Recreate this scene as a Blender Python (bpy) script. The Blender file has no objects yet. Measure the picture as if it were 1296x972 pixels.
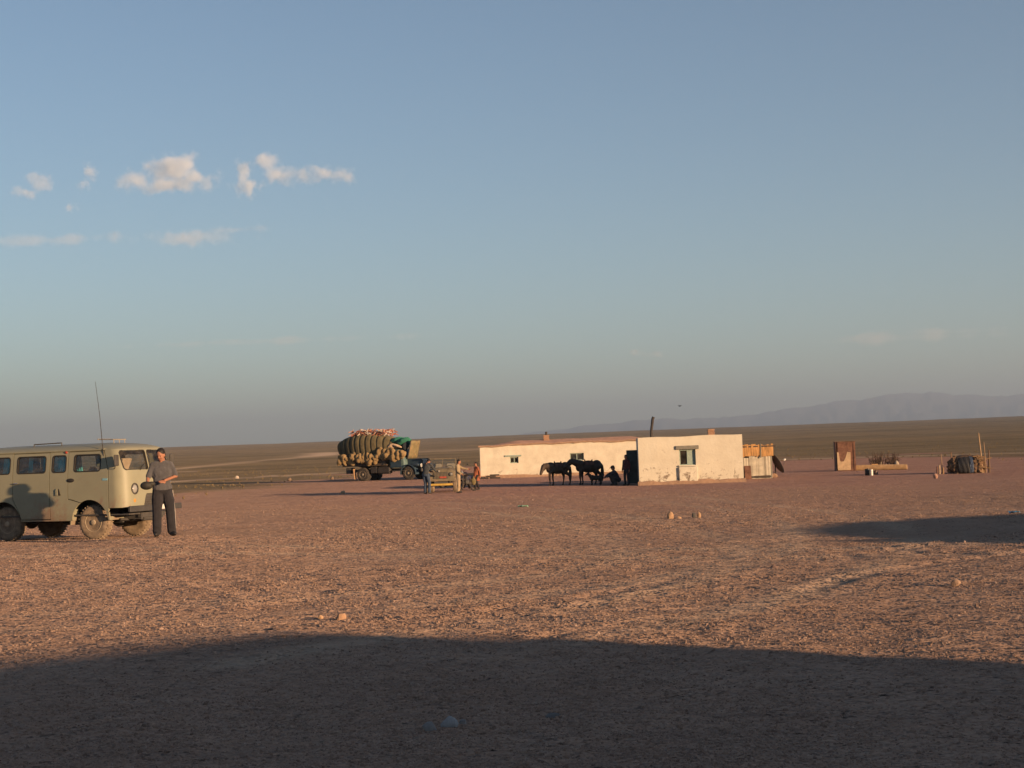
import bpy, math, random
import numpy as np
from mathutils import Vector, Matrix
rnd = random.Random(7)
scene = bpy.context.scene
col = scene.collection
R = math.radians

# ------------------------------------------------------------------ camera
FPX, CX, CY, EYE = 2000.0, 648.0, 486.0, 1.55
PITCH, ROLL = math.atan(88 / FPX), R(2.05)
_f = Vector((0, math.cos(PITCH), math.sin(PITCH)))
_u0 = Vector((0, -math.sin(PITCH), math.cos(PITCH)))
_r0 = Vector((1, 0, 0))
_r = math.cos(ROLL) * _r0 - math.sin(ROLL) * _u0
_u = math.sin(ROLL) * _r0 + math.cos(ROLL) * _u0
cam_d = bpy.data.cameras.new('camera')
cam_d.sensor_width = 36
cam_d.lens = 36 * FPX / 1296
cam_d.clip_start, cam_d.clip_end = 0.1, 120000
cam = bpy.data.objects.new('camera', cam_d)
col.objects.link(cam)
cam.matrix_world = Matrix(((_r.x, _u.x, -_f.x, 0), (_r.y, _u.y, -_f.y, 0), (_r.z, _u.z, -_f.z, EYE), (0, 0, 0, 1)))
scene.camera = cam

# ------------------------------------------------------------------ sky and sun
PHI, ELEV = R(49.5), R(7.2)                      # sun: right of and behind the camera, low
SUN = Vector((math.sin(PHI) * math.cos(ELEV), -math.cos(PHI) * math.cos(ELEV), math.sin(ELEV)))
SH, CHH = math.sin(PHI), math.cos(PHI)
TANE = math.tan(ELEV)
world = bpy.data.worlds.new('World')
scene.world = world
world.use_nodes = True
nt = world.node_tree
nt.nodes.clear()
sky = nt.nodes.new('ShaderNodeTexSky')
sky.sky_type = 'NISHITA'
sky.sun_disc = False
sky.sun_elevation = ELEV
sky.sun_rotation = math.pi - PHI
sky.altitude = 1200
sky.air_density, sky.dust_density, sky.ozone_density = 0.9, 0.4, 1.5
bg = nt.nodes.new('ShaderNodeBackground')
bg.inputs['Strength'].default_value = 0.052
wo = nt.nodes.new('ShaderNodeOutputWorld')
nt.links.new(sky.outputs[0], bg.inputs[0])
nt.links.new(bg.outputs[0], wo.inputs[0])
sun_d = bpy.data.lights.new('sun', 'SUN')
sun_d.energy = 5.0
sun_d.angle = R(0.53)
sun_d.color = (1.0, 0.645, 0.365)
sun_o = bpy.data.objects.new('sun', sun_d)
col.objects.link(sun_o)
sun_o.rotation_euler = SUN.to_track_quat('Z', 'Y').to_euler()
sun_o.location = (30, -20, 20)
vs = scene.view_settings
vs.view_transform, vs.look, vs.exposure, vs.gamma = "Standard", "None", 1.55, 1.0
vs.use_curve_mapping = False
scene.render.engine = 'CYCLES'
scene.cycles.use_denoising = True
scene.cycles.max_bounces = 8
scene.cycles.transparent_max_bounces = 12
scene.cycles.volume_bounces = 2

# ------------------------------------------------------------------ helpers
def vn(x, y, seed=0):
    """value noise, -1..1, smooth"""
    x = np.asarray(x, float); y = np.asarray(y, float)
    xi = np.floor(x).astype(np.int64); yi = np.floor(y).astype(np.int64)
    fx = x - xi; fy = y - yi
    fx = fx * fx * fx * (fx * (fx * 6 - 15) + 10); fy = fy * fy * fy * (fy * (fy * 6 - 15) + 10)
    def h(a, b):
        n = (a * 374761393 + b * 668265263 + seed * 974634777) & 0xffffffff
        n = ((n ^ (n >> 13)) * 1274126177) & 0xffffffff
        n = n ^ (n >> 16)
        return (n & 0xffff) / 32767.5 - 1.0
    a = h(xi, yi) * (1 - fx) + h(xi + 1, yi) * fx
    b = h(xi, yi + 1) * (1 - fx) + h(xi + 1, yi + 1) * fx
    return a * (1 - fy) + b * fy

_PR = [(0, 0), (20, .03), (33, .05), (50, -.12), (70, -.33), (84, -.37), (100, -.30), (116, -.2), (125, -.15), (160, .05),
       (250, .5), (400, 1.3), (700, 3.5), (1200, 9.3), (2000, 20.5), (2800, 32.8), (3300, 39.5), (3600, 41.5), (4200, 41.5), (8000, 34), (40000, 30)]
_tx = np.linspace(0, math.asinh(40000 / 30), 5000)
_tz = np.interp(np.sinh(_tx) * 30, [p[0] for p in _PR], [p[1] for p in _PR])
_k = np.hanning(121); _k /= _k.sum()
_tz = np.convolve(np.pad(_tz, 60, mode='edge'), _k, 'valid')

TRACKS = [((-9, 9), (-1.5, 12), (2, 15), (5, 19), (12, 24)), ((-10.5, 10.5), (-2.8, 13.8), (.6, 16.4), (3.5, 20.4), (11, 26)),
          ((9, 12), (1, 17.5), (-6, 22), (-14, 24)), ((9, 13.9), (1, 19.4), (-6, 23.7), (-14, 25.6)),
          ((-12, 13), (-4, 15.0), (2, 15.5), (9, 14.5))]
def _cr(pts, n=40):
    P = [Vector(p) for p in pts]; P = [P[0] * 2 - P[1]] + P + [P[-1] * 2 - P[-2]]
    o = []
    for i in range(1, len(P) - 2):
        for k in range(n):
            t = k / n; a, b, c, d = P[i - 1:i + 3]
            o.append(.5 * ((2 * b) + (c - a) * t + (2 * a - 5 * b + 4 * c - d) * t * t + (3 * b - a - 3 * c + d) * t ** 3))
    return o
_TP = [np.array([[p.x, p.y] for p in _cr(t, 24)]) for t in TRACKS]
def track_field(x, y):
    """tyre ruts: -1 in the rut, + on its shoulders"""
    o = np.zeros_like(x)
    m = (np.hypot(x, y) < 45) & (y > 6)
    if not m.any(): return o
    xx, yy = x[m], y[m]; acc = np.zeros_like(xx)
    for tp in _TP:
        d = np.full_like(xx, 9.0)
        for a, b in zip(tp[:-1], tp[1:]):
            ab = b - a; t = np.clip(((xx - a[0]) * ab[0] + (yy - a[1]) * ab[1]) / (ab @ ab), 0, 1)
            d = np.minimum(d, np.hypot(xx - a[0] - t * ab[0], yy - a[1] - t * ab[1]))
        acc = np.clip(acc, -1, .8); acc += -np.exp(-(d / .13) ** 2) + .8 * np.exp(-((d - .27) / .11) ** 2)
    o[m] = acc
    return o
LANES = [((-14, 19), (-6, 17.2), (-1, 18.5), (1.5, 23), (1, 33), (-2, 50), (-8, 70)), ((-14, 17.2), (-6, 15.4), (.2, 17), (3.2, 22.5), (2.8, 33), (0, 50), (-6, 70)),
         ((-2.2, 12), (1.2, 16.5), (4.2, 24), (5.2, 36), (4, 60)), ((-.2, 12), (2.8, 16), (6.0, 24), (7.0, 36), (5.8, 60)), ((12, 19), (4, 21), (-3, 26), (-12, 29)), ((12, 20.8), (4, 22.8), (-3, 27.8), (-12, 31))]
_LP = [np.array([[p.x, p.y] for p in _cr(t, 7)]) for t in LANES]
def lane_field(x, y):
    """1 on the smooth, driven-over wheel lanes"""
    o = np.zeros_like(x); m = (np.hypot(x, y) < 75) & (y > 6) & (np.abs(x) < 30)
    xx, yy = x[m], y[m]; acc = np.zeros_like(xx)
    for tp in _LP:
        d = np.full_like(xx, 9.0)
        for a, b in zip(tp[:-1], tp[1:]):
            ab = b - a; t = np.clip(((xx - a[0]) * ab[0] + (yy - a[1]) * ab[1]) / (ab @ ab), 0, 1)
            d = np.minimum(d, np.hypot(xx - a[0] - t * ab[0], yy - a[1] - t * ab[1]))
        acc = np.maximum(acc, np.exp(-(d / .30) ** 2))
    o[m] = acc * np.clip(.75 + .6 * vn(xx / 2.3, yy / 2.3, 91), 0, 1)
    return o
def gzv(x, y, fine=True):
    x = np.asarray(x, float); y = np.asarray(y, float)
    r = np.hypot(x, y)
    z = np.interp(np.arcsinh(r / 30), _tx, _tz)
    near = np.clip((r - 3) / 6, 0, 1) * np.clip((150 - r) / 60, 0.0, 1)
    z = z + near * (.05 * vn(x / 9, y / 9, 3) + .018 * vn(x / 2.7, y / 2.7, 4))
    z = z + .40 * np.exp(-((x - 10.4) / 2.7) ** 2 - ((y - 22.8) / 1.4) ** 2)
    z = z + np.clip((r - 150) / 300, 0, 1) * (.5 * vn(x / 130, y / 60, 8) + .15 * vn(x / 31, y / 22, 9)) * np.clip(r / 900, .3, 1.6)
    z = z + .10 * np.exp(-((x + 7.0) / 1.4) ** 2 - ((y - 31.7) / 1.1) ** 2)
    if fine:
        f = np.clip((70 - r) / 40, 0, 1) * np.clip((r - 3) / 3, 0, 1)
        clump = np.clip(vn(x / 3.1, y / 3.1, 21) * 1.3 + .35, 0, 1)
        z = z + f * (.012 * vn(x / .8, y / .8, 5) + (.004 + .012 * clump) * vn(x / .23, y / .23, 6))
        z = z + f * .012 * track_field(x, y) * np.clip(.55 + 1.1 * vn(x / 1.9, y / 1.9, 24), 0, 1.2)
    return z
def gz(x, y):
    return float(gzv(np.array([x]), np.array([y]), False)[0])
def ray(px, py):
    return _f + _r * ((px - CX) / FPX) - _u * ((py - CY) / FPX)
def at(px, py, Y):
    d = ray(px, py); return Vector((0, 0, EYE)) + d * (Y / d.y)
def xat(px, py, Y):
    """ground point seen in column px (near row py) at depth Y"""
    p = at(px, py, Y); return Vector((p.x, Y, gz(p.x, Y)))
def ground(px, py):
    d = ray(px, py); lo, hi = 4.0, 200.0
    for i in range(400):
        Y = 4 * 1.01 ** i
        p = Vector((0, 0, EYE)) + d * (Y / d.y)
        if p.z < gz(p.x, p.y): return p
    return p

def tag(o, label=None, cat=None, group=None, kind=None):
    if label: o['label'] = label
    if cat: o['category'] = cat
    if group: o['group'] = group
    if kind: o['kind'] = kind
    return o
def empty(name, loc=(0, 0, 0), rz=0, label=None, cat=None, group=None):
    o = bpy.data.objects.new(name, None); col.objects.link(o)
    o.empty_display_size = .2
    o.location = loc; o.rotation_euler = (0, 0, rz)
    return tag(o, label, cat, group)
def copy_tree(o, parent=None):
    c = o.copy(); col.objects.link(c); c.parent = parent
    if parent is not None: c.matrix_parent_inverse = Matrix()
    for ch in list(o.children): copy_tree(ch, c)
    return c
def smooth(me, ang=None):
    me.polygons.foreach_set('use_smooth', [True] * len(me.polygons))
    if ang is not None:
        try: me.set_sharp_from_angle(angle=R(ang))
        except Exception: pass

class MB:
    """collects shapes for ONE mesh"""
    def __init__(s): s.v = []; s.f = []
    def add(s, v, f):
        n = len(s.v); s.v += [tuple(p) for p in v]; s.f += [tuple(i + n for i in q) for q in f]; return s
    def box(s, c, d, rot=None, taper=1.0, bev=0.0):
        x, y, z = (k / 2 for k in d)
        if bev > 0:
            b = min(bev, x * .9, y * .9, z * .9); rings = []
            for zz, ins in ((-z, b), (-z + b, 0), (z - b, 0), (z, b)):
                X, Y = x - ins, y - ins; k = taper if zz > 0 else 1
                X *= k; Y *= k; bb = b * .7
                rings.append([(X, -Y + bb, zz), (X, Y - bb, zz), (X - bb, Y, zz), (-X + bb, Y, zz), (-X, Y - bb, zz), (-X, -Y + bb, zz), (-X + bb, -Y, zz), (X - bb, -Y, zz)])
            v = [p for r_ in rings for p in r_]; f = []
            for i in range(3):
                for k in range(8): f.append((i * 8 + k, i * 8 + (k + 1) % 8, i * 8 + 8 + (k + 1) % 8, i * 8 + 8 + k))
            f.append(tuple(range(7, -1, -1))); f.append(tuple(range(24, 32)))
        else:
            t = taper
            v = [(-x, -y, -z), (x, -y, -z), (x, y, -z), (-x, y, -z), (-x * t, -y * t, z), (x * t, -y * t, z), (x * t, y * t, z), (-x * t, y * t, z)]
            f = [(0, 3, 2, 1), (4, 5, 6, 7), (0, 1, 5, 4), (1, 2, 6, 5), (2, 3, 7, 6), (3, 0, 4, 7)]
        M = rot if rot is not None else Matrix.Identity(3)
        if not isinstance(M, Matrix): M = Matrix.Rotation(M, 3, 'Z')
        c = Vector(c)
        return s.add([M @ Vector(p) + c for p in v], f)
    def tube(s, pts, rad, n=8, cap=True, flat=1.0):
        pts = [Vector(p) for p in pts]
        rad = [rad] * len(pts) if not isinstance(rad, (list, tuple)) else rad
        v = []; f = []; ref = None
        for i, p in enumerate(pts):
            t = (pts[min(i + 1, len(pts) - 1)] - pts[max(i - 1, 0)]).normalized()
            if ref is None: ref = t.orthogonal().normalized() if abs(t.z) > .9 else t.cross(Vector((0, 0, 1))).normalized()
            a = (ref - t * ref.dot(t)).normalized(); ref = a; b = t.cross(a)
            for k in range(n):
                w = 2 * math.pi * k / n; v.append(p + a * math.cos(w) * rad[i] + b * math.sin(w) * rad[i] * flat)
        for i in range(len(pts) - 1):
            for k in range(n): f.append((i * n + k, i * n + (k + 1) % n, (i + 1) * n + (k + 1) % n, (i + 1) * n + k))
        if cap: f.append(tuple(range(n - 1, -1, -1))); f.append(tuple(range((len(pts) - 1) * n, len(pts) * n)))
        return s.add(v, f)
    def ell(s, c, r, M=None, nu=14, nv=9):
        v = []; f = []; c = Vector(c); M = M or Matrix.Identity(3)
        for i in range(nv + 1):
            th = math.pi * i / nv
            for k in range(nu):
                w = 2 * math.pi * k / nu
                v.append(M @ Vector((r[0] * math.sin(th) * math.cos(w), r[1] * math.sin(th) * math.sin(w), -r[2] * math.cos(th))) + c)
        for i in range(nv):
            for k in range(nu): f.append((i * nu + k, i * nu + (k + 1) % nu, (i + 1) * nu + (k + 1) % nu, (i + 1) * nu + k))
        return s.add(v, f)
    def lathe(s, prof, c=(0, 0, 0), M=None, n=24):
        """prof: (radius, height) along local z"""
        v = []; f = []; c = Vector(c); M = M or Matrix.Identity(3)
        for r_, h in prof:
            for k in range(n):
                w = 2 * math.pi * k / n; v.append(M @ Vector((r_ * math.cos(w), r_ * math.sin(w), h)) + c)
        for i in range(len(prof) - 1):
            for k in range(n): f.append((i * n + k, i * n + (k + 1) % n, (i + 1) * n + (k + 1) % n, (i + 1) * n + k))
        f.append(tuple(range(n - 1, -1, -1))); f.append(tuple(range((len(prof) - 1) * n, len(prof) * n)))
        return s.add(v, f)
    def prism(s, poly, y0, y1, fn=None):
        """poly in (x,z), extruded along y"""
        n = len(poly); fn = fn or (lambda x, y, z: (x, y, z))
        v = [fn(x, y0, z) for x, z in poly] + [fn(x, y1, z) for x, z in poly]
        f = [tuple(range(n)), tuple(range(2 * n - 1, n - 1, -1))] + [(i, n + i, n + (i + 1) % n, (i + 1) % n) for i in range(n)]
        return s.add(v, f)
    def loft(s, rings, cap=True, closed=True):
        n = len(rings[0]); v = [p for r_ in rings for p in r_]; f = []
        for i in range(len(rings) - 1):
            for k in range(n if closed else n - 1): f.append((i * n + k, i * n + (k + 1) % n, (i + 1) * n + (k + 1) % n, (i + 1) * n + k))
        if cap: f.append(tuple(range(n - 1, -1, -1))); f.append(tuple(range((len(rings) - 1) * n, len(rings) * n)))
        return s.add(v, f)
    def mesh(s, name):
        me = bpy.data.meshes.new(name); me.from_pydata(s.v, [], s.f); me.validate(); return me
    def build(s, name, m, parent=None, sm=None, fixn=True):
        me = s.mesh(name)
        if fixn: fix(me)
        if m: me.materials.append(m)
        if sm is not None: smooth(me, sm)
        return link(name, me, parent)
def fix(me):
    import bmesh
    bm = bmesh.new(); bm.from_mesh(me); bmesh.ops.recalc_face_normals(bm, faces=bm.faces); bm.to_mesh(me); bm.free()
def link(name, me, parent=None):
    o = bpy.data.objects.new(name, me); col.objects.link(o); o.parent = parent; return o
def remesh(mb, voxel, smooth_it=4, fac=.5):
    """melt the shapes of a builder into one continuous skin"""
    o = link('tmp', mb.mesh('tmp'))
    fix(o.data)
    m = o.modifiers.new('r', 'REMESH'); m.mode = 'VOXEL'; m.voxel_size = voxel
    if smooth_it:
        k = o.modifiers.new('s', 'SMOOTH'); k.factor = fac; k.iterations = smooth_it
    dg = bpy.context.evaluated_depsgraph_get()
    me = bpy.data.meshes.new_from_object(o.evaluated_get(dg)); bpy.data.objects.remove(o)
    smooth(me); return me
def melt(mb, name, m, parent, voxel=.014, it=4, fac=.5):
    me = remesh(mb, voxel, it, fac); me.name = name; me.materials.clear(); me.materials.append(m); return link(name, me, parent)
def boolean(o, cutter, op='DIFFERENCE'):
    m = o.modifiers.new('b', 'BOOLEAN'); m.operation = op; m.object = cutter; m.solver = 'EXACT'
    dg = bpy.context.evaluated_depsgraph_get()
    me = bpy.data.meshes.new_from_object(o.evaluated_get(dg)); o.modifiers.clear(); o.data = me
    return o
def cutter(mb):
    o = link('cutter', mb.mesh('cutter')); fix(o.data); return o

# ------------------------------------------------------------------ materials
MATS = {}
def mat(name, c, rough=.8, var=.18, scale=6, bump=0.0, bscale=None, metal=0.0, spec=.3, c2=None, obj=True, detail=5, stretch=None, emit=None, rust=None):
    if name in MATS: return MATS[name]
    m = bpy.data.materials.new(name); m.use_nodes = True; MATS[name] = m
    t = m.node_tree; b = t.nodes['Principled BSDF']; L = t.links.new; N = t.nodes.new
    b.inputs['Roughness'].default_value = rough; b.inputs['Metallic'].default_value = metal
    b.inputs['Specular IOR Level'].default_value = spec
    b.inputs['Diffuse Roughness'].default_value = .8 if rough > .8 else 0
    tc = N('ShaderNodeTexCoord'); mp = N('ShaderNodeMapping'); L(tc.outputs['Object'], mp.inputs[0])
    if stretch: mp.inputs['Scale'].default_value = stretch
    n = N('ShaderNodeTexNoise'); n.inputs['Scale'].default_value = scale; n.inputs['Detail'].default_value = detail; n.inputs['Roughness'].default_value = .62
    L(mp.outputs[0], n.inputs['Vector'])
    r = N('ShaderNodeValToRGB'); c = Vector(c[:3])
    a = c * (1 - var); d = Vector(c2) if c2 else Vector([min(1, k * (1 + var)) for k in c])
    r.color_ramp.elements[0].position = .32; r.color_ramp.elements[1].position = .68
    r.color_ramp.elements[0].color = (*a, 1); r.color_ramp.elements[1].color = (*d, 1)
    L(n.outputs['Fac'], r.inputs[0]); out = r.outputs[0]
    if rust:
        n2 = N('ShaderNodeTexNoise'); n2.inputs['Scale'].default_value = rust[1]; n2.inputs['Detail'].default_value = 8; n2.inputs['Roughness'].default_value = .7
        L(mp.outputs[0], n2.inputs['Vector'])
        r2 = N('ShaderNodeValToRGB'); r2.color_ramp.elements[0].position = rust[2]; r2.color_ramp.elements[1].position = rust[2] + .12
        L(n2.outputs['Fac'], r2.inputs[0])
        mx = N('ShaderNodeMix'); mx.data_type = 'RGBA'; mx.inputs[7].default_value = (*rust[0], 1)
        L(r2.outputs[0], mx.inputs[0]); L(out, mx.inputs[6]); out = mx.outputs[2]
    L(out, b.inputs['Base Color'])
    if bump:
        n3 = N('ShaderNodeTexNoise'); n3.inputs['Scale'].default_value = bscale or scale * 3; n3.inputs['Detail'].default_value = 4
        L(mp.outputs[0], n3.inputs['Vector'])
        bp = N('ShaderNodeBump'); bp.inputs['Strength'].default_value = 1; bp.inputs['Distance'].default_value = bump
        L(n3.outputs['Fac'], bp.inputs['Height']); L(bp.outputs[0], b.inputs['Normal'])
    return m
def glass_mat(name='glass', tint=(.88, .92, .92)):
    if name in MATS: return MATS[name]
    m = bpy.data.materials.new(name); m.use_nodes = True; MATS[name] = m
    t = m.node_tree; t.nodes.clear(); N = t.nodes.new; L = t.links.new
    o = N('ShaderNodeOutputMaterial'); tr = N('ShaderNodeBsdfTransparent'); g = N('ShaderNodeBsdfGlossy'); fr = N('ShaderNodeFresnel'); mx = N('ShaderNodeMixShader')
    tr.inputs[0].default_value = (*tint, 1); g.inputs['Roughness'].default_value = .04; fr.inputs[0].default_value = 1.4
    nz = N('ShaderNodeTexNoise'); nz.inputs['Scale'].default_value = 3.0
    df = N('ShaderNodeBsdfDiffuse'); df.inputs[0].default_value = (.32, .26, .2, 1)
    mr = N('ShaderNodeMapRange'); mr.inputs[1].default_value = .35; mr.inputs[2].default_value = .75; mr.inputs[3].default_value = .02; mr.inputs[4].default_value = .16
    m2 = N('ShaderNodeMixShader')
    L(nz.outputs['Fac'], mr.inputs[0]); L(mr.outputs[0], m2.inputs[0])
    L(fr.outputs[0], mx.inputs[0]); L(tr.outputs[0], mx.inputs[1]); L(g.outputs[0], mx.inputs[2])
    L(mx.outputs[0], m2.inputs[1]); L(df.outputs[0], m2.inputs[2]); L(m2.outputs[0], o.inputs[0])
    return m
GLASS = glass_mat()
# ------------------------------------------------------------------ ground
def ground_material():
    m = bpy.data.materials.new('steppe_ground'); m.use_nodes = True
    t = m.node_tree; b = t.nodes['Principled BSDF']; L = t.links.new; N = t.nodes.new
    b.inputs['Roughness'].default_value = 1; b.inputs['Diffuse Roughness'].default_value = 1; b.inputs['Specular IOR Level'].default_value = .08
    g = N('ShaderNodeNewGeometry')
    at_ = N('ShaderNodeAttribute'); at_.attribute_name = 'cover'      # r grass, g pale track, b red soil
    sp = N('ShaderNodeSeparateColor'); L(at_.outputs['Color'], sp.inputs[0])
    def noise(s, d=6, rgh=.62, st=None):
        n = N('ShaderNodeTexNoise'); n.inputs['Scale'].default_value = s; n.inputs['Detail'].default_value = d; n.inputs['Roughness'].default_value = rgh
        if st:
            mp = N('ShaderNodeMapping'); mp.inputs['Scale'].default_value = st; L(g.outputs['Position'], mp.inputs[0]); L(mp.outputs[0], n.inputs['Vector'])
        else: L(g.outputs['Position'], n.inputs['Vector'])
        return n.outputs['Fac']
    def ramp(f, *st):
        r = N('ShaderNodeValToRGB'); e = r.color_ramp.elements
        while len(e) < len(st): e.new(.5)
        for k, (p, c) in enumerate(st): e[k].position = p; e[k].color = (*c, 1)
        L(f, r.inputs[0]); return r.outputs[0]
    def mix(f, a, c, bl='MIX'):
        x = N('ShaderNodeMix'); x.data_type = 'RGBA'; x.blend_type = bl
        if isinstance(f, float): x.inputs[0].default_value = f
        else: L(f, x.inputs[0])
        L(a, x.inputs[6])
        if isinstance(c, tuple): x.inputs[7].default_value = (*c, 1)
        else: L(c, x.inputs[7])
        return x.outputs[2]
    gravel = ramp(noise(.55, 8, .7), (.25, (.285, .182, .130)), (.5, (.35, .23, .165)), (.8, (.41, .285, .21)))
    vo = N('ShaderNodeTexVoronoi'); vo.inputs['Scale'].default_value = 26; L(g.outputs['Position'], vo.inputs['Vector'])
    peb = N('ShaderNodeSeparateColor'); L(vo.outputs['Color'], peb.inputs[0])
    pr = ramp(peb.outputs[0], (0, (.78, .78, .80)), (.5, (1, 1, 1)), (1, (1.0, 1.0, 1.0)))
    gravel = mix(.8, gravel, pr, 'MULTIPLY')
    red = ramp(noise(.4, 6), (.3, (.30, .175, .135)), (.7, (.37, .225, .175)))
    base = mix(sp.outputs[2], gravel, red)
    grass = ramp(noise(.09, 10, .72), (.3, (.13, .10, .060)), (.5, (.19, .147, .088)), (.7, (.26, .20, .122)))
    band = ramp(noise(.011, 5, .6, (.35, 1.6, 1)), (.36, (.72, .74, .72)), (.5, (1, 1, 1)), (.66, (1.18, 1.12, 1.06)))
    grass = mix(1.0, grass, band, 'MULTIPLY')
    base = mix(sp.outputs[0], base, grass)
    base = mix(sp.outputs[1], base, (.46, .35, .255))
    L(base, b.inputs['Base Color'])
    # relief: pebbles near, tufts far
    n1 = noise(38, 3); n2 = noise(9, 5); n3 = noise(1.1, 8, .7)
    def mul(a, k):
        x = N('ShaderNodeMath'); x.operation = 'MULTIPLY'; L(a, x.inputs[0])
        if isinstance(k, float): x.inputs[1].default_value = k
        else: L(k, x.inputs[1])
        return x.outputs[0]
    def add(a, c):
        x = N('ShaderNodeMath'); L(a, x.inputs[0]); L(c, x.inputs[1]); return x.outputs[0]
    h = add(mul(vo.outputs['Distance'], -.55), add(mul(n1, .35), mul(n2, 1.2)))
    h = add(mul(h, .020), mul(mul(n3, sp.outputs[0]), .22))
    bp = N('ShaderNodeBump'); bp.inputs['Strength'].default_value = .9; bp.inputs['Distance'].default_value = 1.0
    L(h, bp.inputs['Height'])
    def rough(s_, k):
        n = N('ShaderNodeTexNoise'); n.inputs['Scale'].default_value = s_; n.inputs['Detail'].default_value = 2.0; L(g.outputs['Position'], n.inputs['Vector'])
        a = N('ShaderNodeVectorMath'); a.operation = 'SUBTRACT'; a.inputs[1].default_value = (.5, .5, .5); L(n.outputs['Color'], a.inputs[0])
        c = N('ShaderNodeVectorMath'); c.operation = 'SCALE'; c.inputs['Scale'].default_value = k; L(a.outputs[0], c.inputs[0]); return c.outputs[0]
    def vadd(a, c):
        x = N('ShaderNodeVectorMath'); L(a, x.inputs[0]); L(c, x.inputs[1]); return x.outputs[0]
    nn = N('ShaderNodeVectorMath'); nn.operation = 'NORMALIZE'
    L(vadd(bp.outputs[0], vadd(rough(31.0, 4.0), rough(7.0, 2.0))), nn.inputs[0]); L(nn.outputs[0], b.inputs['Normal'])
    return m
GROUND_MAT = ground_material()

def make_ground():
    rr = [1.2]
    while rr[-1] < 24000: rr.append(rr[-1] * (1.0085 if rr[-1] < 90 else (1.012 if rr[-1] < 5000 else 1.15)))
    rr = np.array(rr)
    aa = np.concatenate([np.arange(-26, 34, .16), np.arange(34, 334, 3.0)])      # degrees clockwise from +Y
    aa = np.radians(aa)
    nr, na = len(rr), len(aa)
    X = (rr[:, None] * np.sin(aa)).ravel(); Y = (rr[:, None] * np.cos(aa)).ravel()
    X = np.append(X, 0); Y = np.append(Y, 0)
    Z = gzv(X, Y)
    i, j = np.meshgrid(np.arange(nr - 1), np.arange(na), indexing='ij'); j2 = (j + 1) % na
    q = np.stack([i * na + j, i * na + j2, (i + 1) * na + j2, (i + 1) * na + j], -1).reshape(-1, 4)
    c = len(X) - 1
    tri = np.stack([np.full(na, c), (np.arange(na) + 1) % na, np.arange(na)], -1)
    me = bpy.data.meshes.new('ground')
    me.vertices.add(len(X)); me.vertices.foreach_set('co', np.stack([X, Y, Z], -1).ravel())
    nl = q.size + tri.size
    me.loops.add(nl); me.loops.foreach_set('vertex_index', np.concatenate([q[:, ::-1].ravel(), tri[:, ::-1].ravel()]))
    npoly = len(q) + len(tri); me.polygons.add(npoly)
    ls = np.concatenate([np.arange(len(q)) * 4, len(q) * 4 + np.arange(len(tri)) * 3])
    me.polygons.foreach_set('loop_start', ls)
    me.update(calc_edges=True); me.validate()
    # what covers the ground
    r = np.hypot(X, Y); az = np.degrees(np.arctan2(X, Y))
    edge = np.interp(az, [-22, -14, -8, -3, 2, 8, 13, 20], [72, 90, 135, 190, 190, 165, 155, 118])
    g = np.clip((r - edge - 22 * vn(X / 14, Y / 10, 31) - 10 * vn(X / 3, Y / 3, 32)) / 26 + .5, 0, 1)
    g *= np.where((np.abs(az) > 60), 0.3, 1)
    tr = np.zeros_like(r)
    def road(a0, a1, r0, r1, w, k=1.0, wob=0.0):
        rc = np.exp(np.interp(az, [a0, a1], [math.log(r0), math.log(r1)])) * (1 + wob * vn(az * 1.7, az * 0, 77))
        m = np.exp(-((r / rc - 1) / w) ** 2) * np.clip((az - a0) / 1.0, 0, 1) * np.clip((a1 - az) / .5, 0, 1)
        return k * m * np.clip(.8 + .5 * vn(X / 9, Y / 14, 40), 0, 1)
    tr += road(-15, -6.2, 205, 820, .085, .85, .03)
    tr += .9 * np.exp(-((az + 6.9) / .7) ** 2 - ((r - 800) / 130) ** 2)
    tr += road(-13.5, -6, 150, 176, .035, .8, .02)
    tr += road(-14, -11, 260, 250, .04, .6, .02)
    tr += road(9, 27, 158, 139, .022, .9, .01)
    tr += road(-5, 4, 700, 1000, .10, .45, .03)
    tr += road(4, 20, 1900, 1300, .05, -.0, .03)
    tr += .42 * lane_field(X, Y)
    red = np.clip((r - 35) / 45 + .25 * vn(X / 7, Y / 7, 50), 0, 1) * np.clip((az + 12) / 10, .25, 1)
    ca = me.color_attributes.new('cover', 'FLOAT_COLOR', 'POINT')
    ca.data.foreach_set('color', np.stack([g, np.clip(tr, 0, 1), red, np.ones_like(r)], -1).astype(np.float32).ravel())
    me.polygons.foreach_set('use_smooth', [True] * npoly)
    me.materials.append(GROUND_MAT)
    return tag(link('ground', me), kind='structure')
make_ground()

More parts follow.
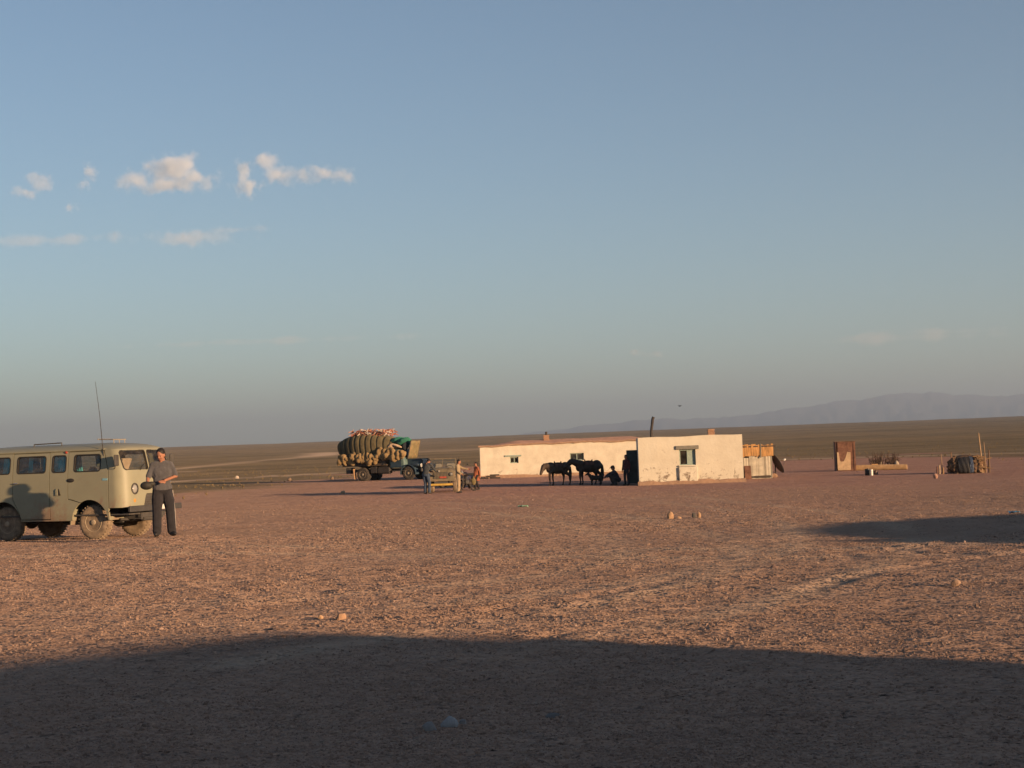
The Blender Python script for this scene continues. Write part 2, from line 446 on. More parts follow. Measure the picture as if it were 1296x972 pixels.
# unseen mounds added right of and behind the camera, shaped to throw shadows into view
def ps(x, y): return CHH * x + SH * y, SH * x - CHH * y          # across / towards the sun
def xy(p, s): return CHH * p + SH * s, SH * p - CHH * s
def mound(edge, s0, hw, tails):
    """edge: picture points on the rim of its shadow"""
    pts = []
    for px, py in edge:
        g = ground(px, py); p, s = ps(g.x, g.y); pts.append((p, (s0 - s) * TANE + gz(g.x, g.y)))
    pts.sort(); pp = [a for a, _ in pts]; hh = [b for _, b in pts]
    pp = [pp[0] - tails[0] - .01] + [pp[0] - tails[0] * .4] + pp + [pp[-1] + tails[1] * .5, pp[-1] + tails[1]]
    hh = [-.3 if tails[2] else hh[0]] + [hh[0] * (.75 if tails[2] else 1)] + hh + [hh[-1] * .55, -.4]
    P = np.linspace(pp[0], pp[-1], 240)
    if tails[2]: H = np.interp(P, pp, hh)
    else:
        H = np.array([max([b for a, b in pts if a >= p - .02], default=-.4) for p in P]); top = max(a for a, _ in pts)
        H2 = np.interp(P, pp, hh); H = np.where(P < top, np.maximum(H * .0 + H2, 0), H2)
        run = -9.0
        for i_ in range(len(P) - 1, -1, -1):
            if P[i_] <= top: run = max(run, H2[i_]); H[i_] = run
    k = np.hanning(5); k /= k.sum(); H = np.convolve(np.pad(H, 2, mode='edge'), k, 'valid')
    S = np.linspace(s0 - hw, s0 + hw, 41); v = []; f = []
    for i, p in enumerate(P):
        for s in S:
            x, y = xy(p, s); sh = .5 + .5 * math.cos(math.pi * min(1, abs(s - s0) / hw))
            z = (H[i] + .3) * sh - .3 + (.05 * float(vn(x / .7, y / .7, 60)) if sh < .97 else 0)
            v.append((x, y, z + gz(x, y) * (1 - sh)))
    n = len(S)
    for i in range(len(P) - 1):
        for k in range(n - 1): f.append((i * n + k, i * n + k + 1, (i + 1) * n + k + 1, (i + 1) * n + k))
    o = MB().add(v, f).build('shadow_mound', GROUND_MAT, None, 180)
    return tag(o, kind='structure')
mound([(0, 836), (100, 826), (210, 812), (300, 803), (400, 800), (520, 799), (650, 803), (850, 820), (1050, 833), (1296, 850)], 14.5, 4.2, (26, .35, False))
mound([(1150, 682), (1100, 687), (1050, 683), (1020, 677), (1004, 672), (1030, 667), (1060, 663), (1120, 660), (1200, 655), (1296, 650)], 3.0, 3.0, (2.5, 6, True))  # unseen mound added for the long shadow on the right

# gravel strewn over the yard
def gravel():
    rs = np.random.default_rng(5); n = 420000
    Y = np.exp(rs.uniform(math.log(6.5), math.log(75), n)); X = Y * rs.uniform(-.40, .40, n)
    keep = rs.random(n) < np.clip(.42 + .55 * vn(X / 3.1, Y / 3.1, 21) + .5 * vn(X / 8, Y / 11, 22) + .4 * vn(X / .7, Y / .7, 23), .06, 1) * (1 - .85 * lane_field(X, Y))
    X, Y = X[keep], Y[keep]; n = len(X)
    sz = np.clip(rs.lognormal(math.log(.0064), .52, n), .0025, .028) * np.clip((Y / 14) ** .4, .85, 1.35)
    Z = gzv(X, Y) - sz * .15
    me = bpy.data.meshes.new('gravel'); me.vertices.add(n); me.vertices.foreach_set('co', np.stack([X, Y, Z], -1).ravel())
    a = me.attributes.new('sz', 'FLOAT', 'POINT'); a.data.foreach_set('value', sz.astype(np.float32))
    a = me.attributes.new('ro', 'FLOAT_VECTOR', 'POINT'); a.data.foreach_set('vector', rs.uniform(0, 6.28, (n, 3)).astype(np.float32).ravel())
    a = me.attributes.new('pick', 'INT', 'POINT'); a.data.foreach_set('value', rs.integers(0, 5, n).astype(np.int32))
    o = link('gravel', me)
    gm = bpy.data.materials.new('gravel_stone'); gm.use_nodes = True
    t = gm.node_tree; b = t.nodes['Principled BSDF']; b.inputs['Roughness'].default_value = .95; b.inputs['Diffuse Roughness'].default_value = 1; b.inputs['Specular IOR Level'].default_value = .1
    oi = t.nodes.new('ShaderNodeObjectInfo'); r = t.nodes.new('ShaderNodeValToRGB')
    e = r.color_ramp.elements; e.new(.5); e.new(.85)
    for k, (p, c) in enumerate([(0, (.19, .125, .095)), (.4, (.29, .195, .145)), (.85, (.335, .23, .175)), (1, (.38, .28, .225))]): e[k].position = p; e[k].color = (*c, 1)
    t.links.new(oi.outputs['Random'], r.inputs[0]); t.links.new(r.outputs[0], b.inputs['Base Color'])
    hid = bpy.data.collections.new('pebble_shapes')
    for k in range(5):
        q = MB().ell((0, 0, 0), (1, .8, .62), nu=6, nv=4)
        q.v = [tuple(np.array(p) * rnd.uniform(.75, 1.2)) for p in q.v]
        m2 = q.mesh('pebble'); fix(m2); m2.materials.append(gm)
        hid.objects.link(bpy.data.objects.new('pebble', m2))
    ng = bpy.data.node_groups.new('strew', 'GeometryNodeTree')
    ng.interface.new_socket('Geometry', in_out='INPUT', socket_type='NodeSocketGeometry'); ng.interface.new_socket('Geometry', in_out='OUTPUT', socket_type='NodeSocketGeometry')
    N = ng.nodes.new; L = ng.links.new
    gi = N('NodeGroupInput'); go = N('NodeGroupOutput'); iop = N('GeometryNodeInstanceOnPoints'); ci = N('GeometryNodeCollectionInfo')
    ci.inputs['Collection'].default_value = hid; ci.inputs['Separate Children'].default_value = True; ci.inputs['Reset Children'].default_value = True
    def na(name, ty):
        x = N('GeometryNodeInputNamedAttribute'); x.data_type = ty; x.inputs[0].default_value = name; return x.outputs[0]
    L(gi.outputs[0], iop.inputs['Points']); L(ci.outputs[0], iop.inputs['Instance']); iop.inputs['Pick Instance'].default_value = True
    L(na('pick', 'INT'), iop.inputs['Instance Index']); L(na('ro', 'FLOAT_VECTOR'), iop.inputs['Rotation']); L(na('sz', 'FLOAT'), iop.inputs['Scale'])
    L(iop.outputs[0], go.inputs[0])
    o.modifiers.new('strew', 'NODES').node_group = ng
    return tag(o, 'loose reddish brown gravel strewn over the bare yard', 'gravel', kind='stuff')
gravel()

# far range of mountains
def mountains():
    n = 420; az = np.radians(np.linspace(-4, 27, n)); v = []; f = []
    rows = 26; D = 23000.0
    azd = np.degrees(az)
    top = np.interp(azd, [-4, 0, 3, 5, 7, 9.5, 11.5, 13.2, 14.0, 15.0, 17, 19, 21, 27], [.2, .75, 1.0, 1.16, 1.14, 1.30, 1.56, 1.72, 1.80, 1.74, 1.52, 1.62, 1.4, 1.3])
    top = top * .91 + .045 * vn(azd * 1.6, azd * 0, 70) + .022 * vn(azd * 5, azd * 0, 71)
    H = D * np.tan(np.radians(top))
    for k in range(rows):
        t = k / (rows - 1); rr_ = D - 6000 * (1 - t)
        for i in range(n):
            w = t ** 1.1
            z = 30 + (H[i] - 30) * w * (1 + .22 * (1 - t) * float(vn(azd[i] * 2.6, t * 5, 72)) + .12 * (1 - t) * float(vn(azd[i] * 7, t * 9, 73)))
            v.append((rr_ * math.sin(az[i]), rr_ * math.cos(az[i]), z))
    for i in range(n): v.append(((D + 4000) * math.sin(az[i]), (D + 4000) * math.cos(az[i]), 20))
    for k in range(rows):
        for i in range(n - 1): f.append((k * n + i, k * n + i + 1, (k + 1) * n + i + 1, (k + 1) * n + i))
    m = mat('mountain_rock', (.07, .07, .075), .95, .3, .0012)
    tag(MB().add(v, f).build('mountains', m, None, 180), kind='structure')
mountains()
# ------------------------------------------------------------------ houses
PLASTER = mat('whitewash', (.63, .567, .45), .95, .08, 1.6, .012, 9, c2=(.70, .64, .52), rust=((.40, .29, .20), 1.3, .72))
PLASTER2 = mat('whitewash_stained', (.655, .595, .475), .95, .07, 1.2, .012, 8, c2=(.70, .645, .525), rust=((.36, .26, .19), 1.05, .71))
MUD = mat('mud_plaster', (.34, .215, .14), .97, .2, 5, .02, 14)
ROOFMUD = mat('mud_roof', (.27, .165, .125), .97, .2, 2.5, .03, 9)
OLDWOOD = mat('grey_wood', (.24, .22, .18), .85, .25, 9, .004, 30, stretch=(1, 1, 8))
GREENPAINT = mat('pale_green_paint', (.27, .33, .28), .7, .18, 8, .002, 40)
DARKWOOD = mat('dark_wood', (.07, .055, .045), .85, .3, 9, .004, 30)
BRICK = mat('chimney_brick', (.40, .235, .145), .95, .25, 12, .012, 30)
SOOT = mat('sooty_iron', (.045, .038, .034), .7, .3, 10)
DARKIN = mat('dark_interior', (.03, .027, .025), .9, .2, 3)
DOORPAINT = mat('dark_green_door', (.045, .06, .06), .75, .25, 5)
RUST = mat('rusty_sheet', (.16, .075, .05), .85, .35, 4, .006, 20, c2=(.25, .125, .08))
PALEMETAL = mat('weathered_pale_sheet', (.36, .32, .25), .7, .2, 3, .004, 16, rust=((.25, .15, .09), 4, .60))
PLANK = mat('ochre_plank', (.46, .26, .10), .85, .3, 7, .005, 30, stretch=(1, 1, .3))
CREAMIN = mat('cream_curtain', (.46, .36, .24), .9, .15, 6)  # cream cloth for the long house window

def stain(m, zlo=.05, zhi=1.3, colr=(.25, .19, .135), sc=3.2, thr=.565):
    # damp and flaking low on the wall: blotches where the limewash has come off
    t = m.node_tree; b = t.nodes['Principled BSDF']; N = t.nodes.new; L = t.links.new
    src = b.inputs['Base Color'].links[0].from_socket
    tc = N('ShaderNodeTexCoord'); n = N('ShaderNodeTexNoise'); n.inputs['Scale'].default_value = sc; n.inputs['Detail'].default_value = 9; n.inputs['Roughness'].default_value = .72
    n.inputs['Distortion'].default_value = .6
    L(tc.outputs['Object'], n.inputs['Vector']); sp = N('ShaderNodeSeparateXYZ'); L(tc.outputs['Object'], sp.inputs[0])
    mr = N('ShaderNodeMapRange'); mr.inputs[1].default_value = zlo; mr.inputs[2].default_value = zhi; mr.inputs[3].default_value = .085; mr.inputs[4].default_value = -.06; L(sp.outputs[2], mr.inputs[0])
    a = N('ShaderNodeMath'); L(n.outputs['Fac'], a.inputs[0]); L(mr.outputs[0], a.inputs[1])
    r = N('ShaderNodeValToRGB'); r.color_ramp.elements[0].position = thr; r.color_ramp.elements[1].position = thr + .10; L(a.outputs[0], r.inputs[0])
    x = N('ShaderNodeMix'); x.data_type = 'RGBA'; x.inputs[7].default_value = (*colr, 1); L(r.outputs[0], x.inputs[0]); L(src, x.inputs[6]); L(x.outputs[2], b.inputs['Base Color'])
stain(PLASTER2); stain(PLASTER, -.3, .9)
def wall_grid(mb, L, H, y, opens, th=.38, top=None, wob=.02, seed=0, bot=-.35):
    """a wall in the x-z plane (outer face at y, thickness backwards) with real openings"""
    xs = sorted({0, L, *[a for o in opens for a in (o[0], o[1])], *np.linspace(0, L, max(2, int(L / .45)))})
    zs = sorted({bot, H, *[a for o in opens for a in (o[2], o[3])], *np.linspace(0, H, 6)})
    def tz(x, z): return z + ((top(x) - H) * max(0, z - H * .8) / (H * .2) if top else 0)
    def dy(x, z): return wob * float(vn(x / .9 + seed, z / .9, 11)) if 0 < x < L else 0
    V = {}; 
    def vid(i, j, b):
        k = (i, j, b)
        if k not in V:
            V[k] = len(mb.v); x, z = xs[i], zs[j]; mb.v.append((x, y + (th if b else dy(x, z)), tz(x, z)))
        return V[k]
    def solid(i, j):
        if i < 0 or j < 0 or i >= len(xs) - 1 or j >= len(zs) - 1: return False
        cx, cz = (xs[i] + xs[i + 1]) / 2, (zs[j] + zs[j + 1]) / 2
        return not any(o[0] < cx < o[1] and o[2] < cz < o[3] for o in opens)
    for i in range(len(xs) - 1):
        for j in range(len(zs) - 1):
            if not solid(i, j): continue
            mb.f.append((vid(i, j, 0), vid(i + 1, j, 0), vid(i + 1, j + 1, 0), vid(i, j + 1, 0)))
            mb.f.append((vid(i, j, 1), vid(i, j + 1, 1), vid(i + 1, j + 1, 1), vid(i + 1, j, 1)))
            if not solid(i - 1, j): mb.f.append((vid(i, j, 0), vid(i, j + 1, 0), vid(i, j + 1, 1), vid(i, j, 1)))
            if not solid(i + 1, j): mb.f.append((vid(i + 1, j, 0), vid(i + 1, j, 1), vid(i + 1, j + 1, 1), vid(i + 1, j + 1, 0)))
            if not solid(i, j - 1): mb.f.append((vid(i, j, 0), vid(i, j, 1), vid(i + 1, j, 1), vid(i + 1, j, 0)))
            if not solid(i, j + 1): mb.f.append((vid(i, j + 1, 0), vid(i + 1, j + 1, 0), vid(i + 1, j + 1, 1), vid(i, j + 1, 1)))
    return mb

def window(parent, x0, x1, z0, z1, y, panes=2, inner=None, frame=GREENPAINT):
    w = empty('window', (0, 0, 0)); w.parent = parent
    fr = .055; d = .10
    def bar(a, b, c, e, dep=d): return MB().box(((a + b) / 2, y + dep / 2 + .04, (c + e) / 2), (b - a, dep, e - c), bev=.008)
    fm = MB()
    for q in (bar(x0, x1, z0, z0 + fr), bar(x0, x1, z1 - fr, z1), bar(x0, x0 + fr, z0 + fr, z1 - fr), bar(x1 - fr, x1, z0 + fr, z1 - fr)): fm.add(q.v, q.f)
    fm.build('frame', frame, w)
    xs = np.linspace(x0 + fr, x1 - fr, panes + 1)
    for k in range(1, panes): bar(xs[k] - .03, xs[k] + .03, z0 + fr, z1 - fr, .085).build('mullion', frame, w)
    for k in range(panes):
        a, b = xs[k] + (.03 if k else 0), xs[k + 1] - (.03 if k < panes - 1 else 0)
        MB().box(((a + b) / 2, y + .085, (z0 + z1) / 2), (b - a, .006, z1 - z0 - 2 * fr)).build('pane', GLASS, w)
        if inner and inner[k]:
            kind = inner[k]
            if kind == 'board':
                MB().box(((a + b) / 2, y + .075, (z0 + z1) / 2), (b - a - .01, .012, z1 - z0 - 2 * fr - .01)).build('board', frame, w)
            else:
                n = 14; r0 = [(a + (b - a) * i / n, y + .17 + .02 * math.sin(i * 1.9), z0 + .05) for i in range(n + 1)]; r1 = [(p[0], p[1] + .01, z1 - .05) for p in r0]
                rings = [r0, r1]
                MB().loft(rings, cap=False, closed=False).build('curtain', CREAMIN, w, 60)
    return w

def chimney(parent, x, y, z0, h, w=.42, pipe=.0):
    m = MB()
    for k in range(int(h / .085)):
        a = rnd.uniform(-.012, .012); m.box((x + a, y - a, z0 + .085 * (k + .5)), (w + rnd.uniform(-.02, .02), w + rnd.uniform(-.02, .02), .080), bev=.01)
    c = m.build('chimney', BRICK, parent)
    if pipe: MB().tube([(x + .02, y, z0 + h - .1), (x + .02, y, z0 + h + pipe)], .085, 10).build('flue', SOOT, c)
    return c

# --- the low, square whitewashed house with the open side door
HY = 84.0
hp = xat(809.5, 615, HY); hr = at(941.5, 608, HY - .30)
h_ang = math.atan2(hr.y - hp.y, hr.x - hp.x)
hL = math.hypot(hr.x - hp.x, hr.y - hp.y)
k84 = HY / FPX
house = empty('square_house', (hp.x, hp.y, hp.z), h_ang, 'small square whitewashed mud house with stained wall and one lintelled window', 'house')
hH = 2.52; hD = 4.3
wx0, wx1, wz0, wz1 = 2.16, 3.02, .99, 1.82
door_z = 1.85
m = MB(); wall_grid(m, hL, hH, 0, [(wx0, wx1, wz0, wz1)], top=lambda x: hH + .02 * math.sin(x * 2.1) + .02 * x / hL, seed=3)
m.build('front_wall', PLASTER2, house)
m = MB(); wall_grid(m, hL, hH, 0, [], seed=9)
m.v = [(hL - x, hD - y, z) for x, y, z in m.v]; m.build('back_wall', PLASTER, house)
for sgn, nm, op in ((0, 'end_wall', [(hD - .38 * 2 - 3.05, hD - .38 * 2 - 2.2, .06, door_z)]), (1, 'end_wall', [])):
    m = MB(); wall_grid(m, hD - .764, hH, 0, op, seed=14 + sgn)
    if sgn == 0: m.v = [(y, hD - .382 - x, z) for x, y, z in m.v]
    else: m.v = [(hL - y, .382 + x, z) for x, y, z in m.v]
    m.build(nm, PLASTER, house)
# roof slab of mud, just inside the parapet
m = MB(); n = 9
rg = [[(.39 + (hL - .78) * i / n, .39 + (hD - .78) * j / n, hH - .12 + .05 * float(vn(i * .9, j * .9, 5))) for i in range(n + 1)] for j in range(n + 1)]
v = [p for r_ in rg for p in r_]; f = [(j * (n + 1) + i, j * (n + 1) + i + 1, (j + 1) * (n + 1) + i + 1, (j + 1) * (n + 1) + i) for j in range(n) for i in range(n)]
rf = MB().add(v, f).build('roof', ROOFMUD, house)
chimney(rf, 4.05, 2.4, hH - .15, .52, .36)
# stove pipe leaning on the roof
MB().tube([(.75, 1.5, hH - .2), (.79, 1.5, hH + .4), (.88, 1.5, hH + 1.0), (.93, 1.5, hH + 1.12)], [.075, .075, .08, .085], 12).build('stove_pipe', SOOT, house, 40)
window(house, wx0, wx1, wz0, wz1, .07, 2, [None, 'board'])
MB().box((2.59, .03, wz1 + .11), (1.22, .22, .20), bev=.02).build('lintel', OLDWOOD, house)
MB().box((2.59, -.02, wz0 - .03), (.96, .16, .07), bev=.015).build('sill', PLASTER2, house)
MB().box((2.60, -.045, .43), (.98, .16, .95), bev=.03).build('patched_plaster', PLASTER2, house)
m = MB()                                   # eroded mud foot of the wall
pts = [(x, -.14 - .07 * abs(float(vn(x * 1.3, 3, 8))), .17 + .06 * float(vn(x * 1.7, 5, 9))) for x in np.linspace(-.08, hL + .1, 30)]
rings = [[(x, .02, -.3) for x, y, z in pts], [(x, y - .22, -.12) for x, y, z in pts], [(x, y, z - .05) for x, y, z in pts], [(x, -.022, z + .04) for x, y, z in pts], [(x, .02, z + .02) for x, y, z in pts]]
m.loft(rings, cap=False, closed=False).build('mud_plinth', MUD, house, 60)
# open door on the shaded end: leaf swung out, with its boards
dl = empty('door'); dl.parent = house
for k in range(5): MB().box((-.03 - .118 * (k + .5), 1.17, .07 + door_z / 2), (.1175, .045, door_z - .06), bev=.006).build('board', DOORPAINT, dl)
for z in (.35, 1.5): MB().box((-.03 - .295, 1.205, z), (.56, .025, .12), bev=.005).build('ledge', DOORPAINT, dl)
MB().tube([(-.57, 1.15, .98), (-.57, 1.08, .98), (-.57, 1.08, 1.1), (-.57, 1.15, 1.1)], .012, 6).build('handle', SOOT, dl)

# --- the long whitewashed house behind
LY = 116.0
lp = xat(608.5, 606, LY)
longh = empty('long_house', (lp.x, lp.y, lp.z), R(1.5), 'long low whitewashed mud house with two small windows behind the horses', 'house')
lL, lH, lD = 14.2, 2.27, 5.0
def ltop(x): return lH + .05 + .09 * math.sin(x / lL * math.pi) + .03 * float(vn(x * .9, 2, 44))
m = MB(); wall_grid(m, lL, lH, 0, [(2.19, 2.81, 1.05, 1.5), (6.6, 7.62, 1.08, 1.62)], top=ltop, wob=.035, seed=30)
m.build('front_wall', PLASTER, longh)
m = MB(); wall_grid(m, lL, lH, 0, [], seed=33); m.v = [(lL - x, lD - y, z) for x, y, z in m.v]; m.build('back_wall', PLASTER, longh)
for sgn in (0, 1):
    m = MB(); wall_grid(m, lD - .764, lH, 0, [], seed=36 + sgn)
    m.v = [((y, lD - .382 - x, z) if sgn == 0 else (lL - y, .382 + x, z)) for x, y, z in m.v]; m.build('end_wall', PLASTER, longh)
n = 26; rows = []
for j in range(9):
    t = j / 8
    rows.append([(.15 + (lL - .3) * i / n, .12 + (lD - .24) * t, lH + .03 + .42 * math.sin(math.pi * min(1, max(0, t * 1.0))) * min(1, min(i, n - i) / 5) + .04 * float(vn(i * .7, j * .8, 46))) for i in range(n + 1)])
rf = MB().loft(rows, cap=False, closed=False).build('roof', ROOFMUD, longh, 60)
m = MB()                                     # ragged mud lip along the roof edge
xs = np.linspace(-.12, lL + .1, 70)
def lip(dy_, dz_): return [(x, dy_ + .03 * float(vn(x * 2.1, 7, 47)), ltop(x) + dz_ + .025 * float(vn(x * 3.3, 1, 48))) for x in xs]
m.loft([lip(.2, -.03), lip(-.09, -.045), lip(-.12, .02), lip(-.03, .085), lip(.3, .06)], cap=False, closed=False).build('roof_edge', MUD, rf, 50)
chimney(rf, 4.98, 1.7, lH + .25, .52, .42, .24)
window(longh, 2.19, 2.81, 1.05, 1.5, .07, 2, [None, None])
MB().box((2.42, .02, 1.585), (1.22, .2, .11), bev=.015).build('lintel', GREENPAINT, longh)
window(longh, 6.6, 7.62, 1.08, 1.62, .07, 2, ['c', 'c'])
m = MB(); xs2 = np.linspace(-.1, lL, 50)
rings = [[(x, .03, -.3) for x in xs2], [(x, -.30 - .05 * float(vn(x, 3, 8)), -.1) for x in xs2], [(x, -.13, .12 + .04 * float(vn(x * 1.5, 4, 8))) for x in xs2], [(x, .02, .2 + .05 * float(vn(x * 1.3, 6, 8))) for x in xs2]]
m.loft(rings, cap=False, closed=False).build('mud_plinth', MUD, longh, 60)
q = xat(619, 606, LY - 1.2)
tp_ = empty('timber_pile', q, 0, 'dark scraps of timber lying at the foot of the long wall', 'timber')
for k in range(5): MB().box((rnd.uniform(-.5, .5), rnd.uniform(-.2, .2), .05 + .105 * (k // 2)), (rnd.uniform(.4, .8), .16, .10), rot=rnd.uniform(-.3, .3), bev=.02).build('board', DARKWOOD, tp_)

# --- lean-to shed of sheets and planks at the far end of the square house
SY = 88.5
sp_ = xat(941, 604, SY)
shed = empty('lean_to_shed', (sp_.x, SY, sp_.z), R(2), 'patched shed of pale sheets under a row of ochre planks', 'shed')
sw = 1.60
pal = [(0, .34, 1.18, .72), (.36, 1.22, 1.58, .02), (1.24, sw, 1.50, .0)]
for k, (a, b, zt, zb) in enumerate(pal):
    n = 16; r0 = [(a + (b - a) * i / n, .02 * k + .010 * math.cos(i * .9) + .012 * (i > 8), zb - .04 * (k == 1) * i / n) for i in range(n + 1)]
    m = MB().loft([r0, [(x, y, zt) for x, y, z in r0], [(x, y + .01, zt) for x, y, z in r0], [(x, y + .01, z) for x, y, z in r0]], cap=False, closed=False)
    m.build('sheet', PALEMETAL, shed)
xk = .0
while xk < sw + .12:
    w = rnd.uniform(.10, .16); MB().box((xk + w / 2, -.03 + rnd.uniform(-.01, .01), 1.56 + rnd.uniform(-.02, .05)), (w - .008, .03, .62 + rnd.uniform(-.05, .08)), rot=Matrix.Rotation(rnd.uniform(-.03, .03), 3, 'Y')).build('plank', PLANK, shed); xk += w
MB().box((.62 + .4, -.07, 1.55), (.05, .06, .8), rot=Matrix.Rotation(.04, 3, 'Y')).build('post', OLDWOOD, shed)
for x in (.02, sw): MB().tube([(x, .1, -.2), (x + .01, .1, 1.9)], .055, 8).build('post', OLDWOOD, shed)
m = MB().box((sw / 2 + .1, 1.25, 1.80), (sw + .35, 2.6, .10), bev=.02); m.build('roof', DARKWOOD, shed)
m = MB()
for y in (1.2, 2.4):
    m.box((sw / 2, y, .85), (sw, .05, 1.75)) if y > 2 else None
m.box((sw, 1.25, .85), (.05, 2.3, 1.75)); m.build('side_sheets', RUST, shed)
MB().box((.22, -.22, .36), (.36, .03, .78), rot=Matrix.Rotation(-.22, 3, 'X')).build('rusty_panel', RUST, shed)
MB().box((.80, .25, .1), (1.5, .5, .14), bev=.03).build('sill_beam', DARKWOOD, shed)

# --- satellite dish leaning by the shed
DISH = mat('dark_dish', (.10, .092, .085), .6, .2, 6)
dp = xat(984, 606, 89.4)
dish = empty('satellite_dish', dp, R(14), 'dark satellite dish tilted on its mount beside the shed', 'satellite dish')
prof = [(.02, .0), (.2, .012), (.38, .05), (.52, .11), (.60, .155), (.60, .165), (.5, .118), (.3, .05), (.02, .015)]
Md = Matrix.Rotation(R(-5), 3, 'Z') @ Matrix.Rotation(R(62), 3, 'Y')
dc = Vector((-.08, 0, .70))
MB().lathe(prof, dc, Md, 32).build('reflector', DISH, dish, 50)
tip = dc + Md @ Vector((0, 0, .62))
m = MB()
for a in (0, 2.1, 4.2): m.tube([dc + Md @ Vector((.58 * math.cos(a), .58 * math.sin(a), .16)), tip], .012, 6)
m.build('feed_arm', DISH, dish)
MB().lathe([(.045, -.08), (.06, -.06), (.06, .03), (.03, .06)], tip, Md, 12).build('feed_horn', mat('bright_plastic', (.7, .66, .6), .4, .05, 3), dish, 40)
MB().tube([(-.1, 0, -.15), (-.1, 0, .4), dc + Md @ Vector((0, 0, -.03))], .035, 8).build('mast', DARKWOOD, dish)
m = MB()
for k in range(6): m.ell((-.18 + rnd.uniform(-.22, .2), rnd.uniform(-.2, .2), .09), (rnd.uniform(.12, .2), .14, rnd.uniform(.1, .16)), nu=7, nv=5)
m.build('stone_footing', MUD, dish)
# ------------------------------------------------------------------ right-hand yard
# rusty privy
pp_ = xat(1071, 593, 98.0)
prv = empty('rusty_privy', pp_, R(-4), 'narrow rusty sheet metal privy with a pale torn panel on its front', 'privy')
pw, ph, pd = 1.14, 1.80, 1.0
for nm, c, d in (('back_panel', (0, pd, ph / 2), (pw, .03, ph)), ('side_panel', (-pw / 2, pd / 2, ph / 2), (.03, pd - .04, ph)), ('side_panel', (pw / 2, pd / 2, ph / 2), (.03, pd - .04, ph)), ('roof_panel', (0, pd / 2, ph + .02), (pw + .12, pd + .12, .03))):
    MB().box(c, d).build(nm, RUST, prv)
MB().box((.06, -.02, ph / 2), (pw - .06, .03, ph - .02)).build('door', RUST, prv)
PALETORN = mat('pale_torn_board', (.50, .36, .22), .85, .2, 4, .004, 20, rust=((.24, .13, .08), 5, .57))
MB().prism([(-.52, .06), (.28, .06), (.30, 1.15), (.10, 1.18), (-.02, .82), (-.14, .62), (-.30, .58), (-.38, .70), (-.42, 1.16), (-.53, 1.18)], -.05, -.038).build('torn_board', PALETORN, prv)
MB().box((.52, -.055, .85), (.07, .03, 1.7)).build('jamb', RUST, prv)
# long squared log
lg0 = xat(1083, 591, 98.5); lg1 = xat(1148, 590.5, 97.5)
d = lg1 - lg0
m = MB().tube([(0, 0, .16), d * .5 + Vector((0, 0, .17)), d + Vector((0, 0, .16))], [.19, .18, .17], 10)
lg = m.build('squared_log', mat('peeled_log', (.42, .27, .14), .9, .25, 4, .01, 12), None, 40); lg.location = lg0
tag(lg, 'long peeled log lying on the ground beside the rusty privy', 'log')
# two heaps of dead branches
def brush(name, px, py, Y, w, h, n, label, c):
    p = xat(px, py, Y); m = MB()
    for k in range(n):
        a = rnd.uniform(-w, w); b = Vector((a * .55, rnd.uniform(-.25, .25), -.05)); t = Vector((a + rnd.uniform(-.25, .25), rnd.uniform(-.4, .4), h * rnd.uniform(.45, 1)))
        q = b.lerp(t, .5) + Vector((rnd.uniform(-.1, .1), rnd.uniform(-.1, .1), .05))
        m.tube([b, q, t], [.03, .022, .01], 5)
        for j in range(3):
            s0 = b.lerp(t, rnd.uniform(.4, .9)); m.tube([s0, s0 + Vector((rnd.uniform(-.25, .25), rnd.uniform(-.2, .2), rnd.uniform(.0, .22)))], [.014, .007], 4)
    o = m.build(name, mat('dead_twigs', (.13, .085, .06), .9, .3, 8)); o.location = p; return tag(o, label, c)
brush('dead_bush', 1112, 589, 100.5, .55, 1.15, 40, 'bare dead bush of dark twigs standing behind the log, beside a small crate', 'bush')
brush('dead_bush', 1130, 589, 100.5, .42, 1.1, 34, 'bare dead bush of dark twigs standing beside the pale sack', 'bush')
cp = xat(1106, 589, 100.2); cr = empty('slatted_crate', cp, R(8), 'small orange brown slatted crate standing behind the log', 'crate')
for z in (.06, .18, .30): MB().box((0, -.16, z), (.40, .02, .09)).build('slat', PLANK, cr)
for x in (-.19, .19): MB().box((x, 0, .18), (.02, .30, .34)).build('end_board', PLANK, cr)
MB().box((0, .16, .18), (.36, .02, .3)).build('back_board', PLANK, cr)
for k, (px, lab) in enumerate(((1114.5, 'short pale stake leaning in front of the dead bush with the crate'),)):
    o = MB().tube([(0, 0, -.1), (.03, 0, .3), (.05, 0, .48)], [.025, .022, .018], 6).build('stake', mat('pale_wood', (.5, .4, .28), .85, .2, 6)); o.location = xat(px, 590, 99.4); tag(o, lab, 'stake')
def sack(name, px, py, Y, d, c, label, cat='sack', rz=0.):
    m = MB().ell((0, 0, d[2] * .46), (d[0] / 2, d[1] / 2, d[2] / 2)).ell((0, 0, d[2] * .30), (d[0] * .54, d[1] * .54, d[2] * .3)).ell((0, 0, d[2] * .93), (d[0] * .16, d[1] * .16, d[2] * .12))
    o = melt(m, name, mat(name + str(c), c, .9, .15, 8, .01, 20), None, .03, 3); o.location = xat(px, py, Y); o.rotation_euler.z = rz; return tag(o, label, cat)
sack('grain_sack', 1135, 588, 100, (.30, .3, .52), (.45, .37, .27), 'pale tied sack standing beside the dead bush')
sack('feed_sack', 1137, 590, 99.3, (.42, .34, .26), (.20, .20, .21), 'slumped grey sack lying in front of the pale one')
